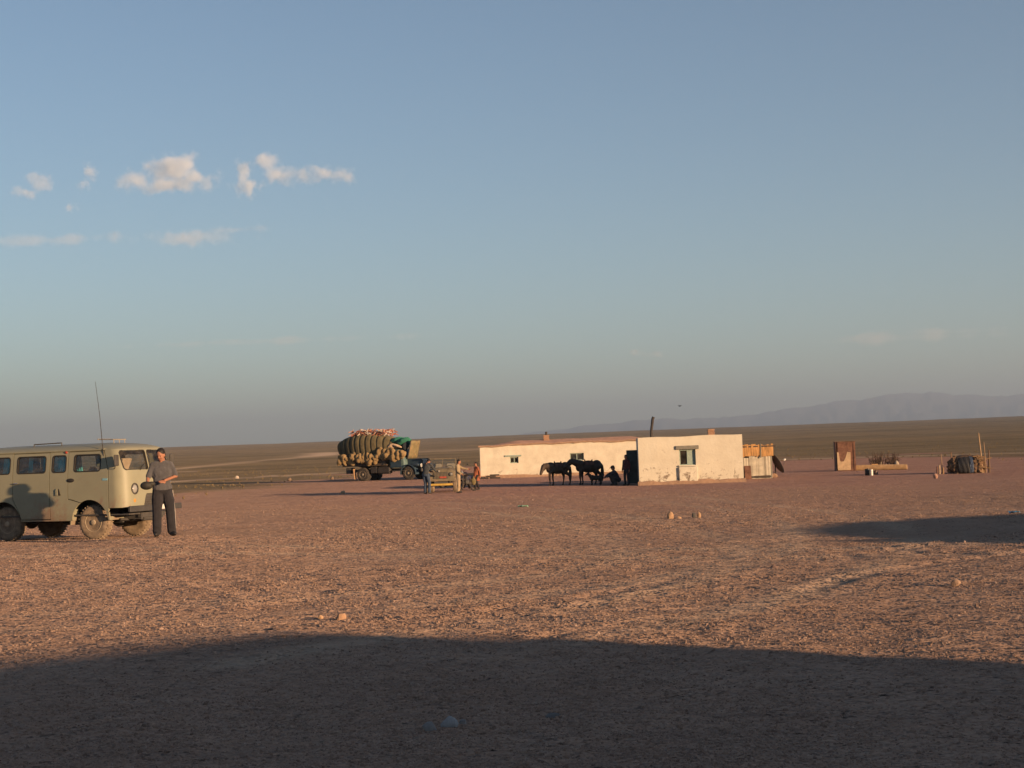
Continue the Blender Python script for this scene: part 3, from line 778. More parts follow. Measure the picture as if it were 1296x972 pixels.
# black can, white can
def can(px, py, Y, r, h, c, label, tilt=0.0, met=0.0):
    t = empty('metal_can', xat(px, py, Y), 0, label, 'can')
    M = Matrix.Rotation(tilt, 3, 'Y')
    mt = mat('can' + str(c), c, .45, .15, 6, metal=met)
    MB().lathe([(r * .96, 0), (r, .02), (r, h * .33), (r * 1.03, h * .35), (r, h * .37), (r, h * .68), (r * 1.03, h * .70), (r, h * .72), (r, h - .03), (r * .97, h), (r * .9, h - .015), (.01, h - .015)], (0, 0, 0), M, 20).build('drum', mt, t, 40)
    MB().lathe([(r * .22, h - .015), (r * .22, h + .03), (.01, h + .035)], (0, 0, 0), M, 10).build('cap', SOOT, t)
    return t
can(1098.2, 603, 86.5, .145, .36, (.035, .033, .032), 'black metal can beside the white can in front of the log')
can(1103.3, 603, 86.2, .075, .33, (.72, .68, .6), 'narrow white can standing beside the black can')
can(1108.5, 602, 87.2, .13, .22, (.13, .08, .065), 'short brown can behind the white can')

# fuel stack: dung and branches under a dark sheet, with poles
fp = xat(1226, 604.5, 84.5)
fs = empty('fuel_stack', fp, R(-3), 'rounded stack of dung and brushwood half covered by dark blue sheeting', 'fuel stack')
DUNG = mat('dung_cake', (.17, .105, .065), .97, .35, 5, .02, 18, c2=(.30, .18, .10))
m = MB().ell((-.1, 0, .35), (1.0, .72, .66)); core = melt(m, 'heap_core', mat('dung_heap', (.10, .065, .045), .97, .3, 8, .03, 16), fs, .05, 2)
core.data.transform(Matrix.Diagonal((1, 1, 1, 1)))
for k in range(120):
    th = rnd.uniform(-math.pi, 0); u = rnd.uniform(-1, 1); zz = rnd.uniform(.03, .92)
    rr_ = math.sqrt(max(.05, 1 - ((zz - .35) / .68) ** 2)); x = -.1 + 1.0 * rr_ * math.cos(th); y = .72 * rr_ * math.sin(th)
    if -.62 < x < .05 and y < -.1: continue
    s = rnd.uniform(.06, .14)
    o = MB().ell((0, 0, 0), (s, s * .8, s * .5), nu=7, nv=5)
    o.v = [tuple(Vector(p) * rnd.uniform(.8, 1.2)) for p in o.v]
    q = o.build('dung_cake', DUNG, fs); q.location = (x, y, zz); q.rotation_euler = (rnd.uniform(0, 6), rnd.uniform(0, 6), 0)
def sheet_patch(x0, x1, name, mt):
    rows = []
    for i in range(13):
        t = i / 12; a = -math.pi * .5 + math.pi * (t * .78 - .02); row = []
        for k in range(11):
            x = x0 + (x1 - x0) * k / 10; rx = math.sqrt(max(.1, 1 - ((x + .1) / 1.05) ** 2))
            w = 1.08 + .03 * math.sin(k * 1.7 + i * .9) + .02 * math.sin(i * 2.3)
            zc = .35 + .68 * rx * math.sin(a) * w if a > -.6 else .35 + .68 * rx * math.sin(-.6) * w - (-.6 - a) * .45
            row.append((x, -.74 * rx * math.cos(a) * w - .02, max(.03, zc)))
        rows.append(row)
    return MB().loft(rows, cap=False, closed=False).build(name, mt, fs, 60)
sheet_patch(-.66, -.05, 'dark_sheet', mat('black_sheet', (.022, .022, .024), .6, .2, 5))
sheet_patch(-.08, .12, 'blue_sheet', mat('blue_sheet', (.06, .085, .14), .6, .2, 5))
for k in range(16):
    a = rnd.uniform(.1, 1.05); z = rnd.uniform(.1, .95)
    MB().tube([(a - .45, -.55 + rnd.uniform(-.1, .1), z), (a + .2, -.6 + rnd.uniform(-.15, .1), z + rnd.uniform(-.2, .2))], [.03, .02], 6).build('branch', mat('branchwood', (.27, .17, .09), .9, .3, 8), fs)
def pole(px, py, Y, h, r, lean, label, c=(.33, .22, .13)):
    o = MB().tube([(0, 0, -.2), (lean * .4, 0, h * .5), (lean, 0, h)], [r, r * .9, r * .75], 7).build('pole', mat('pole' + str(c), c, .9, .25, 6, .01, 20), None, 60)
    o.location = xat(px, py, Y); return tag(o, label, 'pole')
pole(1244, 605.5, 84, 2.12, .045, -.12, 'tall leaning pole rising out of the fuel stack', (.42, .29, .17))
pole(1248.5, 605, 83.6, 1.62, .03, -.05, 'thinner upright pole at the right end of the fuel stack')
pole(1252.5, 605, 84.2, 1.20, .06, .02, 'short thick dark post at the end of the fuel stack', (.17, .11, .07))
pole(1204.5, 602, 86.2, 1.12, .035, .03, 'upright pole behind the dark end of the fuel stack', (.25, .15, .09))
pole(1193, 605.5, 84.5, 1.08, .028, -.02, 'thin pole standing among short stakes near the stack')
for px, h, lab, c in ((1189.5, .48, 'short pale stake next to the reddish stone', (.5, .38, .24)), (1186.5, .40, 'dark short stake between the reddish stone and the pale stake', (.2, .11, .08)), (1194, .34, 'short broad ochre stake near the fuel stack', (.38, .24, .13))):
    o = MB().tube([(0, 0, -.1), (.01, 0, h)], [.05, .04], 7).build('stake', mat('stake' + str(c), c, .9, .25, 6)); o.location = xat(px, 606, 84.3); tag(o, lab, 'stake')

# ------------------------------------------------------------------ loose stones and litter
def stone(px, py, d, c, label, rz=0., seed=1, flat=1.0):
    p = ground(px, py); k = p.y / FPX; r_ = random.Random(seed)
    w, h = d[0] * k, d[1] * k
    m = MB().ell((0, 0, 0), (w / 2, w * .42, h * .62), nu=12, nv=8)
    off = [Vector((r_.uniform(-1, 1), r_.uniform(-1, 1), r_.uniform(-1, 1))).normalized() for _ in range(7)]; cut = [r_.uniform(.62, .92) for _ in range(7)]
    vv = []
    for v in m.v:
        u = Vector((v[0] / (w / 2), v[1] / (w * .42), v[2] / (h * .62)))
        for o_, c_ in zip(off, cut):
            e = u.dot(o_) - c_
            if e > 0: u -= o_ * e
        vv.append((u.x * w / 2, u.y * w * .42, u.z * h * .62))
    m.v = vv
    o = m.build('stone', mat('stone' + str(c), c, .95, .2, 14, .006, 60), None, 35); o.location = p + Vector((0, 0, h * .36)); o.rotation_euler.z = rz
    return tag(o, label, 'stone')
GREYST = (.24, .22, .21); TANST = (.42, .27, .16)
stone(544, 926, (22, 13), GREYST, 'grey stone in the foreground shade to the left of a bigger pale one', .2, 3)
stone(569, 922, (24, 17), (.34, .33, .33), 'largest pale grey stone in the foreground shade', -.3, 5)
stone(586, 919, (11, 9), GREYST, 'small grey stone tucked against the biggest pale stone in the shade', .8, 8)
stone(431, 786, (16, 12), (.35, .22, .14), 'tan rock with a long thin shadow on the sunlit gravel', .4, 11)
stone(848.5, 657, (9, 10), TANST, 'upright orange tan stone sitting alone with its shadow on the yard', .2, 13)
stone(860, 657.5, (7, 4.5), TANST, 'low tan stone between the upright stone and the pair of stones', .5, 14)
stone(878.5, 656, (6, 9), (.10, .09, .08), 'blackened upright stone beside a tan one', .2, 17)
stone(885, 655.5, (5, 8), TANST, 'tan stone next to the blackened one', .9, 19)
stone(874, 657, (6, 3), (.14, .10, .09), 'small dark lump at the foot of the blackened stone', .9, 23)
stone(406, 784, (8, 6), TANST, 'small tan stone at the tip of the long thin rock shadow', .9, 29)
stone(1210, 741, (13, 8), (.33, .22, .15), 'tan rock on the rough gravel below the long dark shadow', .3, 31)
stone(700, 909, (20, 7), (.15, .14, .135), 'flat dark stone half buried in the shaded gravel', .1, 37)
stone(980, 721, (10, 6), (.18, .12, .1), 'dark reddish stone on the sunlit gravel', .1, 41)
stone(434, 625.5, (6, 5), (.4, .28, .18), 'pale stone at the edge of the long house shadow', .1, 43)
stone(1184, 606, (6, 8), (.42, .25, .18), 'reddish stone leaning by the short stakes', .1, 47)
for px, py, s_, lab in ((420, 607, 5, 'dark stone lying on the grass edge behind the truck'), (366, 609, 6, 'low brown stone on the grass edge beyond the van'), (300, 606, 5, 'pale stone by the dirt track beyond the van')):
    stone(px, py, (s_, s_ * .8), (.22, .15, .1) if 'pale' not in lab else (.5, .42, .34), lab, .3, px)
def litter(px, py, s, c, label):
    p = ground(px, py); k = p.y / FPX * s
    rows = [[(k * (i / 5 - .5), k * .8 * (j / 4 - .5), .02 + k * .22 * abs(math.sin(i * 1.9 + j * 2.3))) for i in range(6)] for j in range(5)]
    o = MB().loft(rows, cap=False, closed=False).build('litter', mat('litter' + str(c), c, .5, .1, 5), None); o.location = p; tag(o, label, 'litter')
litter(662, 643, 13, (.22, .42, .27), 'crumpled green wrapper lying on the open gravel')
litter(1283, 651, 14, (.08, .30, .46), 'crumpled blue plastic scrap at the edge of the long dark shadow')
# tufts of dry grass on the edge of the plain
def tufts():
    rs = np.random.default_rng(12); m = MB(); v = []; f = []
    n = 5200
    Y = np.exp(rs.uniform(math.log(75), math.log(420), n)); X = Y * rs.uniform(-.36, .36, n)
    az = np.degrees(np.arctan2(X, Y)); edge = np.interp(az, [-22, -14, -8, -3, 2, 8, 13, 20], [72, 90, 135, 190, 190, 165, 155, 118])
    k = (np.hypot(X, Y) > edge - 15) & (rs.random(n) < np.clip(.5 + .8 * vn(X / 12, Y / 9, 31), 0, 1)); X, Y = X[k], Y[k]; Z = gzv(X, Y)
    for x, y, z in zip(X, Y, Z):
        h = rs.uniform(.06, .22)
        for b in range(7):
            a = rs.uniform(0, 6.28); l = rs.uniform(.05, .2); w = .035
            i = len(v); v += [(x + math.cos(a + 1.57) * w, y + math.sin(a + 1.57) * w, z - .02), (x - math.cos(a + 1.57) * w, y - math.sin(a + 1.57) * w, z - .02), (x + math.cos(a) * l, y + math.sin(a) * l, z + h * rs.uniform(.6, 1))]
            f.append((i, i + 1, i + 2))
    o = MB().add(v, f).build('dry_grass', mat('dry_grass', (.25, .18, .085), .9, .3, .8), None, fixn=False)
    tag(o, 'sparse dry grass tufts on the edge of the plain', 'grass', kind='stuff')
tufts()
# ------------------------------------------------------------------ the van
VANPAINT = mat('van_paint', (.262, .25, .172), .5, .06, 2.0, 0, None, spec=.35, rust=((.235, .20, .14), 1.5, .60))
BLACKRUB = mat('rubber', (.055, .047, .040), .9, .3, 10, .004, 40, rust=((.25, .18, .12), 5, .55))
DUSTRUB = mat('dusty_tyre', (.20, .15, .105), .95, .3, 8, .006, 30, c2=(.30, .225, .155))
DUSTRIM = mat('dusty_rim', (.36, .29, .20), .7, .2, 9, rust=((.14, .10, .08), 8, .58))
DARKSTEEL = mat('dark_steel', (.07, .064, .058), .65, .25, 8)
CHROME = mat('lamp_metal', (.6, .58, .54), .25, .05, 5, metal=.9)
LENS = mat('lamp_lens', (.30, .29, .27), .2, .05, 20, spec=.6)
AMBER = mat('amber_lens', (.5, .24, .06), .3, .1, 9)
RUBSEAL = mat('window_seal', (.03, .028, .026), .8, .2, 9)
CURTAIN = mat('teal_curtain', (.15, .56, .60), .9, .25, 7)
SEAT = mat('seat_cloth', (.09, .075, .065), .95, .2, 9)
CREAMDASH = mat('cabin_trim', (.20, .17, .13), .8, .2, 6)

stain(VANPAINT, .45, 1.35, (.25, .18, .125), 1.4, .56)
VY = 35.4
VA = R(21.5)                                     # nose turned towards the camera
vf = at(122, 682, VY - .9)                     # near front wheel touches here
fwd = Vector((math.cos(VA), -math.sin(VA), 0)); lft = Vector((math.sin(VA), math.cos(VA), 0))
vorg = Vector((vf.x, vf.y, 0)) + lft * .74       # centre of the front axle
vz = .5 * (gz(vf.x, vf.y) + gz(vorg.x, vorg.y))
van = empty('minivan', (vorg.x, vorg.y, vz), -VA, 'cream beige forward control minivan with round headlights and teal curtains', 'van')

def outline(z, n=20):
    """closed plan outline of the body at height z"""
    zz = [.40, .48, .60, .9, 1.2, 1.44, 1.50, 1.90, 1.95, 2.00, 2.05, 2.08, 2.10]
    xf = np.interp(z, zz, [.90, .915, .925, .935, .925, .905, .895, .80, .775, .70, .52, .30, .0])
    xr = np.interp(z, zz, [-3.36, -3.38, -3.40, -3.40, -3.40, -3.39, -3.38, -3.30, -3.27, -3.20, -3.05, -2.9, -2.6])
    w = np.interp(z, zz, [.93, .955, .965, .97, .965, .955, .95, .895, .88, .82, .68, .48, .25])
    rf = np.interp(z, zz, [.26, .28, .30, .31, .31, .30, .29, .27, .27, .30, .32, .3, .2]); rb = .22
    rf = min(rf, w - .02)
    o = []
    for cx, cy, r_, a0 in ((xf - rf, w - rf, rf, 0), (xr + rb, w - rb, rb, 90), (xr + rb, -w + rb, rb, 180), (xf - rf, -w + rf, rf, 270)):
        for k in range(n + 1):
            a = R(a0 + 90 * k / n); o.append((cx + r_ * math.cos(a), cy + r_ * math.sin(a), z))
    return o
ZS = [.42, .45, .55, .7, .9, 1.1, 1.3, 1.44, 1.50, 1.6, 1.7, 1.8, 1.90, 1.95, 1.985, 2.02, 2.05, 2.075, 2.09, 2.10]
outer = MB().loft([outline(z) for z in ZS])
body = outer.build('body', VANPAINT, None)
inner = MB().loft([[((x + 1.22) * .973 - 1.22 if True else x, y * .958, z * 0 + zz) for x, y, z in outline(z)] for z, zz in zip(ZS, [.50, .52, .6, .72, .9, 1.1, 1.3, 1.44, 1.50, 1.6, 1.7, 1.8, 1.89, 1.935, 1.965, 1.995, 2.02, 2.04, 2.055, 2.065])])
c = cutter(inner); boolean(body, c); bpy.data.objects.remove(c)
WIN = [(-.40, .30), (-.98, -.60), (-1.92, -1.14), (-2.78, -2.10)]
WZ = (1.475, 1.855)
def rrect(x0, x1, z0, z1, r_=.07, n=5):
    o = []
    for cx, cz, a0 in ((x1 - r_, z1 - r_, 0), (x0 + r_, z1 - r_, 90), (x0 + r_, z0 + r_, 180), (x1 - r_, z0 + r_, 270)):
        for k in range(n + 1): a = R(a0 + 90 * k / n); o.append((cx + r_ * math.cos(a), cz + r_ * math.sin(a)))
    return o
cut = MB()
for a, b in WIN: cut.prism(rrect(a, b, *WZ), -1.3, 1.3)
for ax in (0, -2.3):                              # wheel arches
    arch = [(ax + .47 * math.cos(R(t)), .40 + .47 * math.sin(R(t))) for t in range(0, 181, 12)] + [(ax - .47, .2), (ax + .47, .2)]
    cut.prism(arch, -1.3, -.60); cut.prism(arch, .60, 1.3)
wsx = lambda z: np.interp(z, [1.50, 1.90], [.895, .80])
for s in (-1, 1):                                 # split windscreen
    pl = rrect(.028, .845, 1.485, 1.915, .06)
    cut.v += []; n0 = len(cut.v)
    cut.prism([(a * s, z) for a, z in pl], .3, 1.3, lambda x, y, z: (y, x, z))
trap = [(-.30, .60), (.30, .60), (.21, .92), (.17, .96), (-.17, .96), (-.21, .92)]
cut.prism(trap, .86, 1.3, lambda x, y, z: (y, x, z))
for s in (-1, 1): cut.lathe([(.115, 0), (.115, .5)], (.80, s * .60, 1.075), Matrix.Rotation(R(90), 3, 'Y'), 20)
c = cutter(cut); boolean(body, c); bpy.data.objects.remove(c)
c = cutter(MB().box((.95, 0, .46), (.90, 2.4, .44))); boolean(body, c); bpy.data.objects.remove(c)
# doors lifted out of the body
DOORS = [('front_door', -.545, .50, .62, 1.915), ('side_door', -2.02, -1.045, .47, 1.915)]
for s in (-1, 1):
    for nm, a, b, z0, z1 in DOORS:
        if s == 1 and nm == 'side_door': continue
        def dbox(g, front=nm == 'front_door', z0=z0, z1=z1, a=a, b=b):
            if front: poly = [(a - g, .90 - g), (-.44 - g, .88 - g), (b + g - .02, .60 - g), (b + g, z0 - g + .02), (b + g, 1.47), (.36 + g, z1 + g), (a - g, z1 + g)]
            else: poly = [(a - g, z1 + g), (a - g, .92), (a + .16 - g, .62), (a + .20 - g, z0 - g), (b + g, z0 - g), (b + g, z1 + g)]
            return MB().prism(poly, s * .70, s * 1.2)
        dr = link(nm, body.data.copy(), None)
        c = cutter(dbox(0)); boolean(dr, c, 'INTERSECT'); bpy.data.objects.remove(c)
        c = cutter(dbox(.016)); boolean(body, c); bpy.data.objects.remove(c)
        dr.parent = van; dr.name = 'door'; smooth(dr.data, 32)
        hx, hz = (a + .07, 1.30) if nm == 'front_door' else (a + .10, 1.27)
        if nm == 'front_door':
            MB().ell((hx, s * .966, hz), (.10, .018, .045)).build('handle', RUBSEAL, dr, 60)
        else:
            MB().tube([(hx - .06, s * .965, hz), (hx - .05, s * 1.0, hz), (hx + .06, s * 1.0, hz)], .012, 6).build('handle', CHROME, dr)
body.parent = van; body.name = 'body'; smooth(body.data, 32)
# glass, seals, curtains
def side_y(z): return np.interp(z, [1.44, 1.50, 1.90], [.955, .95, .895])
for s in (-1, 1):
    for wi, (a, b) in enumerate(WIN):
        pn = MB().prism(rrect(a + .006, b - .006, WZ[0] + .006, WZ[1] - .006, .065), -.003, .003, lambda x, y, z: (x, s * (side_y(z) - .022) + y, z))
        w = pn.build('window', GLASS, van)
        o_ = rrect(a - .004, b + .004, WZ[0] - .004, WZ[1] + .004, .072); i_ = rrect(a + .022, b - .022, WZ[0] + .022, WZ[1] - .022, .055)
        sl = MB(); n = len(o_)
        sl.add([(x, s * (side_y(z) + .004), z) for x, z in o_] + [(x, s * (side_y(z) + .004), z) for x, z in i_] + [(x, s * (side_y(z) - .03), z) for x, z in i_],
               [(k, (k + 1) % n, n + (k + 1) % n, n + k) for k in range(n)] + [(n + k, n + (k + 1) % n, 2 * n + (k + 1) % n, 2 * n + k) for k in range(n)])
        sl.build('seal', RUBSEAL, w)
def curtain(x0, x1, y, sw=.0):
    s_ = -1 if y < 0 else 1; n = 26
    r0 = [(x0 + (x1 - x0) * i / n, s_ * (side_y(1.46) - .040 - .009 * math.sin(i * 1.35)), 1.46) for i in range(n + 1)]
    r1 = [(x0 + (x1 - x0) * (i / n) * (1 - sw) + sw * (x1 - x0) * .1, s_ * (side_y(1.875) - .040 - .007 * math.sin(i * 1.35 + .4)), 1.875) for i in range(n + 1)]
    MB().loft([r0, r1], cap=False, closed=False).build('curtain', CURTAIN, van, 80)
curtain(-.97, -.66, -.855); curtain(-1.24, -1.15, -.855); curtain(-1.64, -1.52, -.855); curtain(-2.33, -2.12, -.855, .3); curtain(-2.8, -2.62, -.855)
curtain(-.92, -.60, .84); curtain(-1.9, -1.55, .84); curtain(-2.7, -2.4, .84)
for s in (-1, 1):                                 # windscreen halves
    pl = None
    fx = lambda z: float(np.interp(z, [1.50, 1.90], [.875, .78]))
    def ptf(x, y, z):
        ax = abs(x); r_ = .28; w_ = float(np.interp(z, [1.5, 1.9], [.95, .895])); d_ = max(0, ax - (w_ - r_)); return (fx(z) - (r_ - math.sqrt(max(0, r_ * r_ - d_ * d_))) + y, x, z)
    xs = np.linspace(.034, .845, 14); rows = [[ptf(s * x, 0, z) for x in xs] for z in np.linspace(1.49, 1.91, 5)]
    w = MB().loft(rows, cap=False, closed=False).build('windscreen', GLASS, van, 60)
    rim = rrect(.022, .852, 1.478, 1.922, .065); rim2 = rrect(.042, .832, 1.50, 1.90, .05); n = len(rim)
    MB().add([ptf(s * a, .024, z) for a, z in rim] + [ptf(s * a, .026, z) for a, z in rim2] + [ptf(s * a, -.01, z) for a, z in rim2], [(k, (k + 1) % n, n + (k + 1) % n, n + k) for k in range(n)] + [(n + k, n + (k + 1) % n, 2 * n + (k + 1) % n, 2 * n + k) for k in range(n)]).build('seal', RUBSEAL, w)
    MB().tube([(.915, s * .36, 1.475), (.90, s * .34, 1.52), (.865, s * .15, 1.60)], .008, 5).build('wiper', RUBSEAL, w)
# lamps
for s in (-1, 1):
    Mx = Matrix.Rotation(R(90), 3, 'Y')
    hl = MB().lathe([(.118, .0), (.13, .02), (.125, .045), (.10, .05), (.10, .03)], (.895, s * .60, 1.075), Mx, 24).build('headlight', DARKSTEEL, van, 40)
    MB().lathe([(.098, .0), (.098, .025), (.075, .045), (.03, .055), (.003, .057)], (.895, s * .60, 1.075), Mx, 20).build('lens', LENS, hl, 60)
    ts = MB().lathe([(.062, .0), (.062, .03), (.05, .04)], (.878, s * .615, .825), Mx, 16).build('turn_signal', DARKSTEEL, van, 40)
    MB().lathe([(.05, .038), (.045, .055), (.003, .06)], (.878, s * .615, .825), Mx, 14).build('lens', AMBER, ts, 60)
# grille in its dark trapezoid
g = MB().prism([(a * .97, z * .99 + .006) for a, z in trap], .868, .876, lambda x, y, z: (y, x, z)).build('grille', DARKSTEEL, van)
for k in range(6): MB().box((.90, 0, .64 + .05 * k), (.02, .50 - .03 * k, .018)).build('bar', DARKSTEEL, g)
# bumper, plate, chassis
bmp = MB().box((1.04, 0, .645), (.06, 1.96, .13), bev=.012)
for s in (-1, 1): bmp.box((.92, s * .40, .645), (.2, .06, .08))
bmp = bmp.build('bumper', mat('bumper_steel', (.055, .052, .05), .6, .25, 5), van)
pl = MB().box((1.078, .22, .655), (.008, .50, .105)).build('number_plate', mat('plate_white', (.62, .6, .56), .5, .1, 6), van)
ch = MB()
for s in (-1, 1): ch.box((-1.15, s * .38, .47), (4.2, .07, .11))
ch.box((.93, 0, .50), (.08, .9, .1)); ch.box((.55, 0, .46), (.5, .5, .2), bev=.05); ch.tube([(.9, -.3, .42), (.9, .35, .40)], .05, 8); ch.build('chassis', DARKSTEEL, van)
MB().box((-1.2, 0, .535), (4.3, 1.74, .03)).build('floor', DARKSTEEL, van)
for ax in (0, -2.3):
    a = MB().tube([(ax, -.66, .375), (ax, .66, .375)], .05, 10).ell((ax, .12 if ax == 0 else 0, .375), (.16, .17, .15)); a.build('axle', DARKSTEEL, van, 50)
    for s in (-1, 1): MB().box((ax, s * .40, .30 + .06), (.95, .06, .035), bev=.01).build('leaf_spring', DARKSTEEL, van)
MB().tube([(.55, -.62, .42), (.62, 0, .40), (.55, .62, .42)], .03, 8).build('steering_rod', DARKSTEEL, van)
MB().box((-1.30, .45, .40), (.7, .45, .24), bev=.05).build('fuel_tank', DARKSTEEL, van)
# wheels
def wheel(parent, x, y, z, r_, w, s, tm, rm, n=32, lug=True, name='wheel'):
    W = empty(name, (x, y, z)); W.parent = parent
    M = Matrix.Rotation(R(-90 * s), 3, 'X')
    prof = [(r_ * .56, -w * .42), (r_ * .70, -w * .5), (r_ * .88, -w * .5), (r_ * .97, -w * .40), (r_, -w * .25), (r_, w * .25), (r_ * .97, w * .40), (r_ * .88, w * .5), (r_ * .70, w * .5), (r_ * .56, w * .42)]
    t = MB().lathe(prof, (0, 0, 0), M, n)
    if lug:
        for k in range(n):
            a = 2 * math.pi * k / n
            for sd in (-1, 1):
                c_ = M @ Vector((r_ * math.cos(a), r_ * math.sin(a), sd * w * .27)); t.box(c_, (r_ * .055, r_ * .05, w * .34), rot=M @ Matrix.Rotation(a, 3, 'Z'))
    t.build('tyre', tm, W, 40)
    rim = MB().lathe([(r_ * .57, w * .40), (r_ * .55, w * .46), (r_ * .50, w * .36), (r_ * .46, w * .22), (r_ * .30, w * .26), (r_ * .27, w * .34), (r_ * .17, w * .36), (r_ * .15, w * .50), (r_ * .10, w * .53), (.002, w * .53)], (0, 0, 0), M, 24)
    rim = rim.build('rim', rm, W, 45)
    b = MB()
    for k in range(5):
        a = 2 * math.pi * k / 5; b.tube([M @ Vector((r_ * .215 * math.cos(a), r_ * .215 * math.sin(a), w * .33)), M @ Vector((r_ * .215 * math.cos(a), r_ * .215 * math.sin(a), w * .41))], r_ * .03, 6)
    b.build('bolts', DARKSTEEL, W)
    return W
for ax in (0, -2.3):
    for s in (-1, 1): wheel(van, ax, s * .735, .375, .375, .23, s, DUSTRUB, DUSTRIM)
# roof gutter, roof rack bar, antenna, mirrors, badge, fuel flap
for s in (-1, 1):
    gp = [(x, s * y, z) for x, y, z in [(.50, .80, 1.965), (.30, .888, 1.945), (-1.2, .889, 1.945), (-3.0, .889, 1.945), (-3.2, .80, 1.96)]]
    MB().tube(gp, .022, 6).build('gutter', VANPAINT, van)
MB().tube([(.52, -.80, 1.97), (.655, -.5, 1.965), (.69, 0, 1.965), (.655, .5, 1.965), (.52, .80, 1.97)], .018, 6).build('gutter', VANPAINT, van)
MB().tube([(.36, -.90, 1.80), (.35, -.915, 1.99), (.31, -.94, 2.7), (.24, -.97, 3.42)], [.012, .009, .006, .004], 6).build('antenna', SOOT, van)
bar = MB().tube([(-1.75, -.55, 2.06), (-1.75, -.55, 2.12), (-1.0, -.55, 2.135), (-1.0, -.55, 2.06)], .014, 6); bar.build('roof_bar', DARKSTEEL, van)
rb = MB()
for k in range(3): rb.tube([(.2, -.30 + .2 * k, 2.07), (.2, -.30 + .2 * k, 2.17), (-.2, -.30 + .2 * k, 2.18)], .012, 6)
rb.tube([(.2, -.34, 2.165), (.2, .14, 2.165)], .013, 6); rb.tube([(-.2, -.34, 2.185), (-.2, .14, 2.185)], .013, 6); rb.build('roof_rack', mat('pale_rack', (.26, .23, .19), .6, .1, 5), van)
for s in (-1, 1):
    mi = MB().tube([(.60, s * .90, 1.50), (.74, s * 1.03, 1.55), (.78, s * 1.05, 1.72)], .010, 6).build('mirror_arm', DARKSTEEL, van)
    MB().box((.79, s * 1.05, 1.70), (.035, .15, .24), bev=.012).build('mirror', DARKSTEEL, van)
MB().box((.42, -.962, 1.30), (.13, .012, .045)).build('badge', mat('pale_blue_print', (.20, .38, .44), .6, .1, 9), van)
ff = MB().prism([(-.86, .98), (-.80, .98), (-.82, 1.13), (-.86, 1.10)], -.995, -.960); ff.build('filler_flap', VANPAINT, van)
MB().prism([(-.795, .98), (-.74, .98), (-.775, 1.09), (-.795, 1.13)], -.985, -.962).build('filler_recess', RUBSEAL, van)
MB().ell((-.62, -.90, 1.915), (.035, .02, .03)).build('marker_lamp', mat('red_lens', (.35, .05, .03), .3, .1, 5), van, 60)
for s in (-1, 1):                                # mud flaps under the arches
    MB().box((-.50, s * .82, .50), (.015, .24, .34), rot=Matrix.Rotation(R(8), 3, 'Y')).build('mud_flap', VANPAINT, van)
# cabin: seats, dashboard, steering wheel, engine cover
for x, y in ((.12, -.48), (.12, .48), (-1.45, -.42), (-1.45, .42), (-2.45, -.42), (-2.45, .42)):
    st = MB().box((x, y, .95), (.48, .48, .14), bev=.05); st.box((x - .24, y, 1.28), (.12, .46, .60), rot=Matrix.Rotation(R(-8), 3, 'Y'), bev=.05); st.box((x, y, .72), (.40, .40, .36)); st.build('seat', SEAT, van)
MB().box((.66, 0, 1.36), (.20, 1.5, .22), bev=.04).build('dashboard', CREAMDASH, van)
MB().tube([(.48 + .02 * math.sin(a), .48 + .20 * math.cos(a), 1.46 + .17 * math.sin(a)) for a in np.linspace(0, 6.283, 25)], .014, 6, cap=False).build('steering_wheel', RUBSEAL, van)
MB().box((.12, 0, 1.05), (.9, .46, .5), bev=.08).build('engine_cover', CREAMDASH, van)
MB().box((.55, -.42, 1.60), (.05, .34, .30), rot=Matrix.Rotation(R(25), 3, 'Y'), bev=.01).build('cabin_panel', mat('tan_card', (.32, .23, .15), .9, .2, 5), van)  # tilted tan panel behind the near half of the windscreen
# ------------------------------------------------------------------ people, horses, a dog
SKIN = mat('skin', (.33, .15, .09), .6, .08, 12)
HAIR = mat('dark_hair', (.018, .014, .012), .6, .2, 20)
EYE_M = mat('eye', (.02, .015, .012), .2, .1, 5)
def limb(m, pts, rad): m.tube(pts, rad, 10); [m.ell(p, (r_, r_, r_), nu=10, nv=6) for p, r_ in zip(pts, rad)]
def hand(m, wrist, d, up, side, curl=.5, s=1.0):
    """palm and five fingers; d towards the fingertips, up = back of the hand, side = thumb side"""
    d, up, side = Vector(d).normalized(), Vector(up).normalized(), Vector(side).normalized()
    w = Vector(wrist); pc = w + d * .05 * s
    B = Matrix((side, d, up)).transposed()
    m.ell(pc, (.040 * s, .055 * s, .018 * s), B, 10, 6)
    for k, (o, l) in enumerate(((.028, .070), (.010, .078), (-.009, .072), (-.027, .056))):
        b = w + d * .088 * s + side * o * s; k1 = b + (d * math.cos(curl * .6) - up * math.sin(curl * .6)) * l * .5 * s; k2 = k1 + (d * math.cos(curl * 1.7) - up * math.sin(curl * 1.7)) * l * .5 * s
        m.tube([b - d * .02, b, k1, k2], [.010 * s, .0100 * s, .0090 * s, .0072 * s], 7)
    t0 = w + d * .025 * s + side * .030 * s; t1 = t0 + (side * .7 + d * .6 - up * .2).normalized() * .035 * s; t2 = t1 + (d * .9 + side * .15 - up * .3).normalized() * .030 * s
    m.tube([t0 - side * .015, t0, t1, t2], [.013 * s, .013 * s, .011 * s, .008 * s], 7)
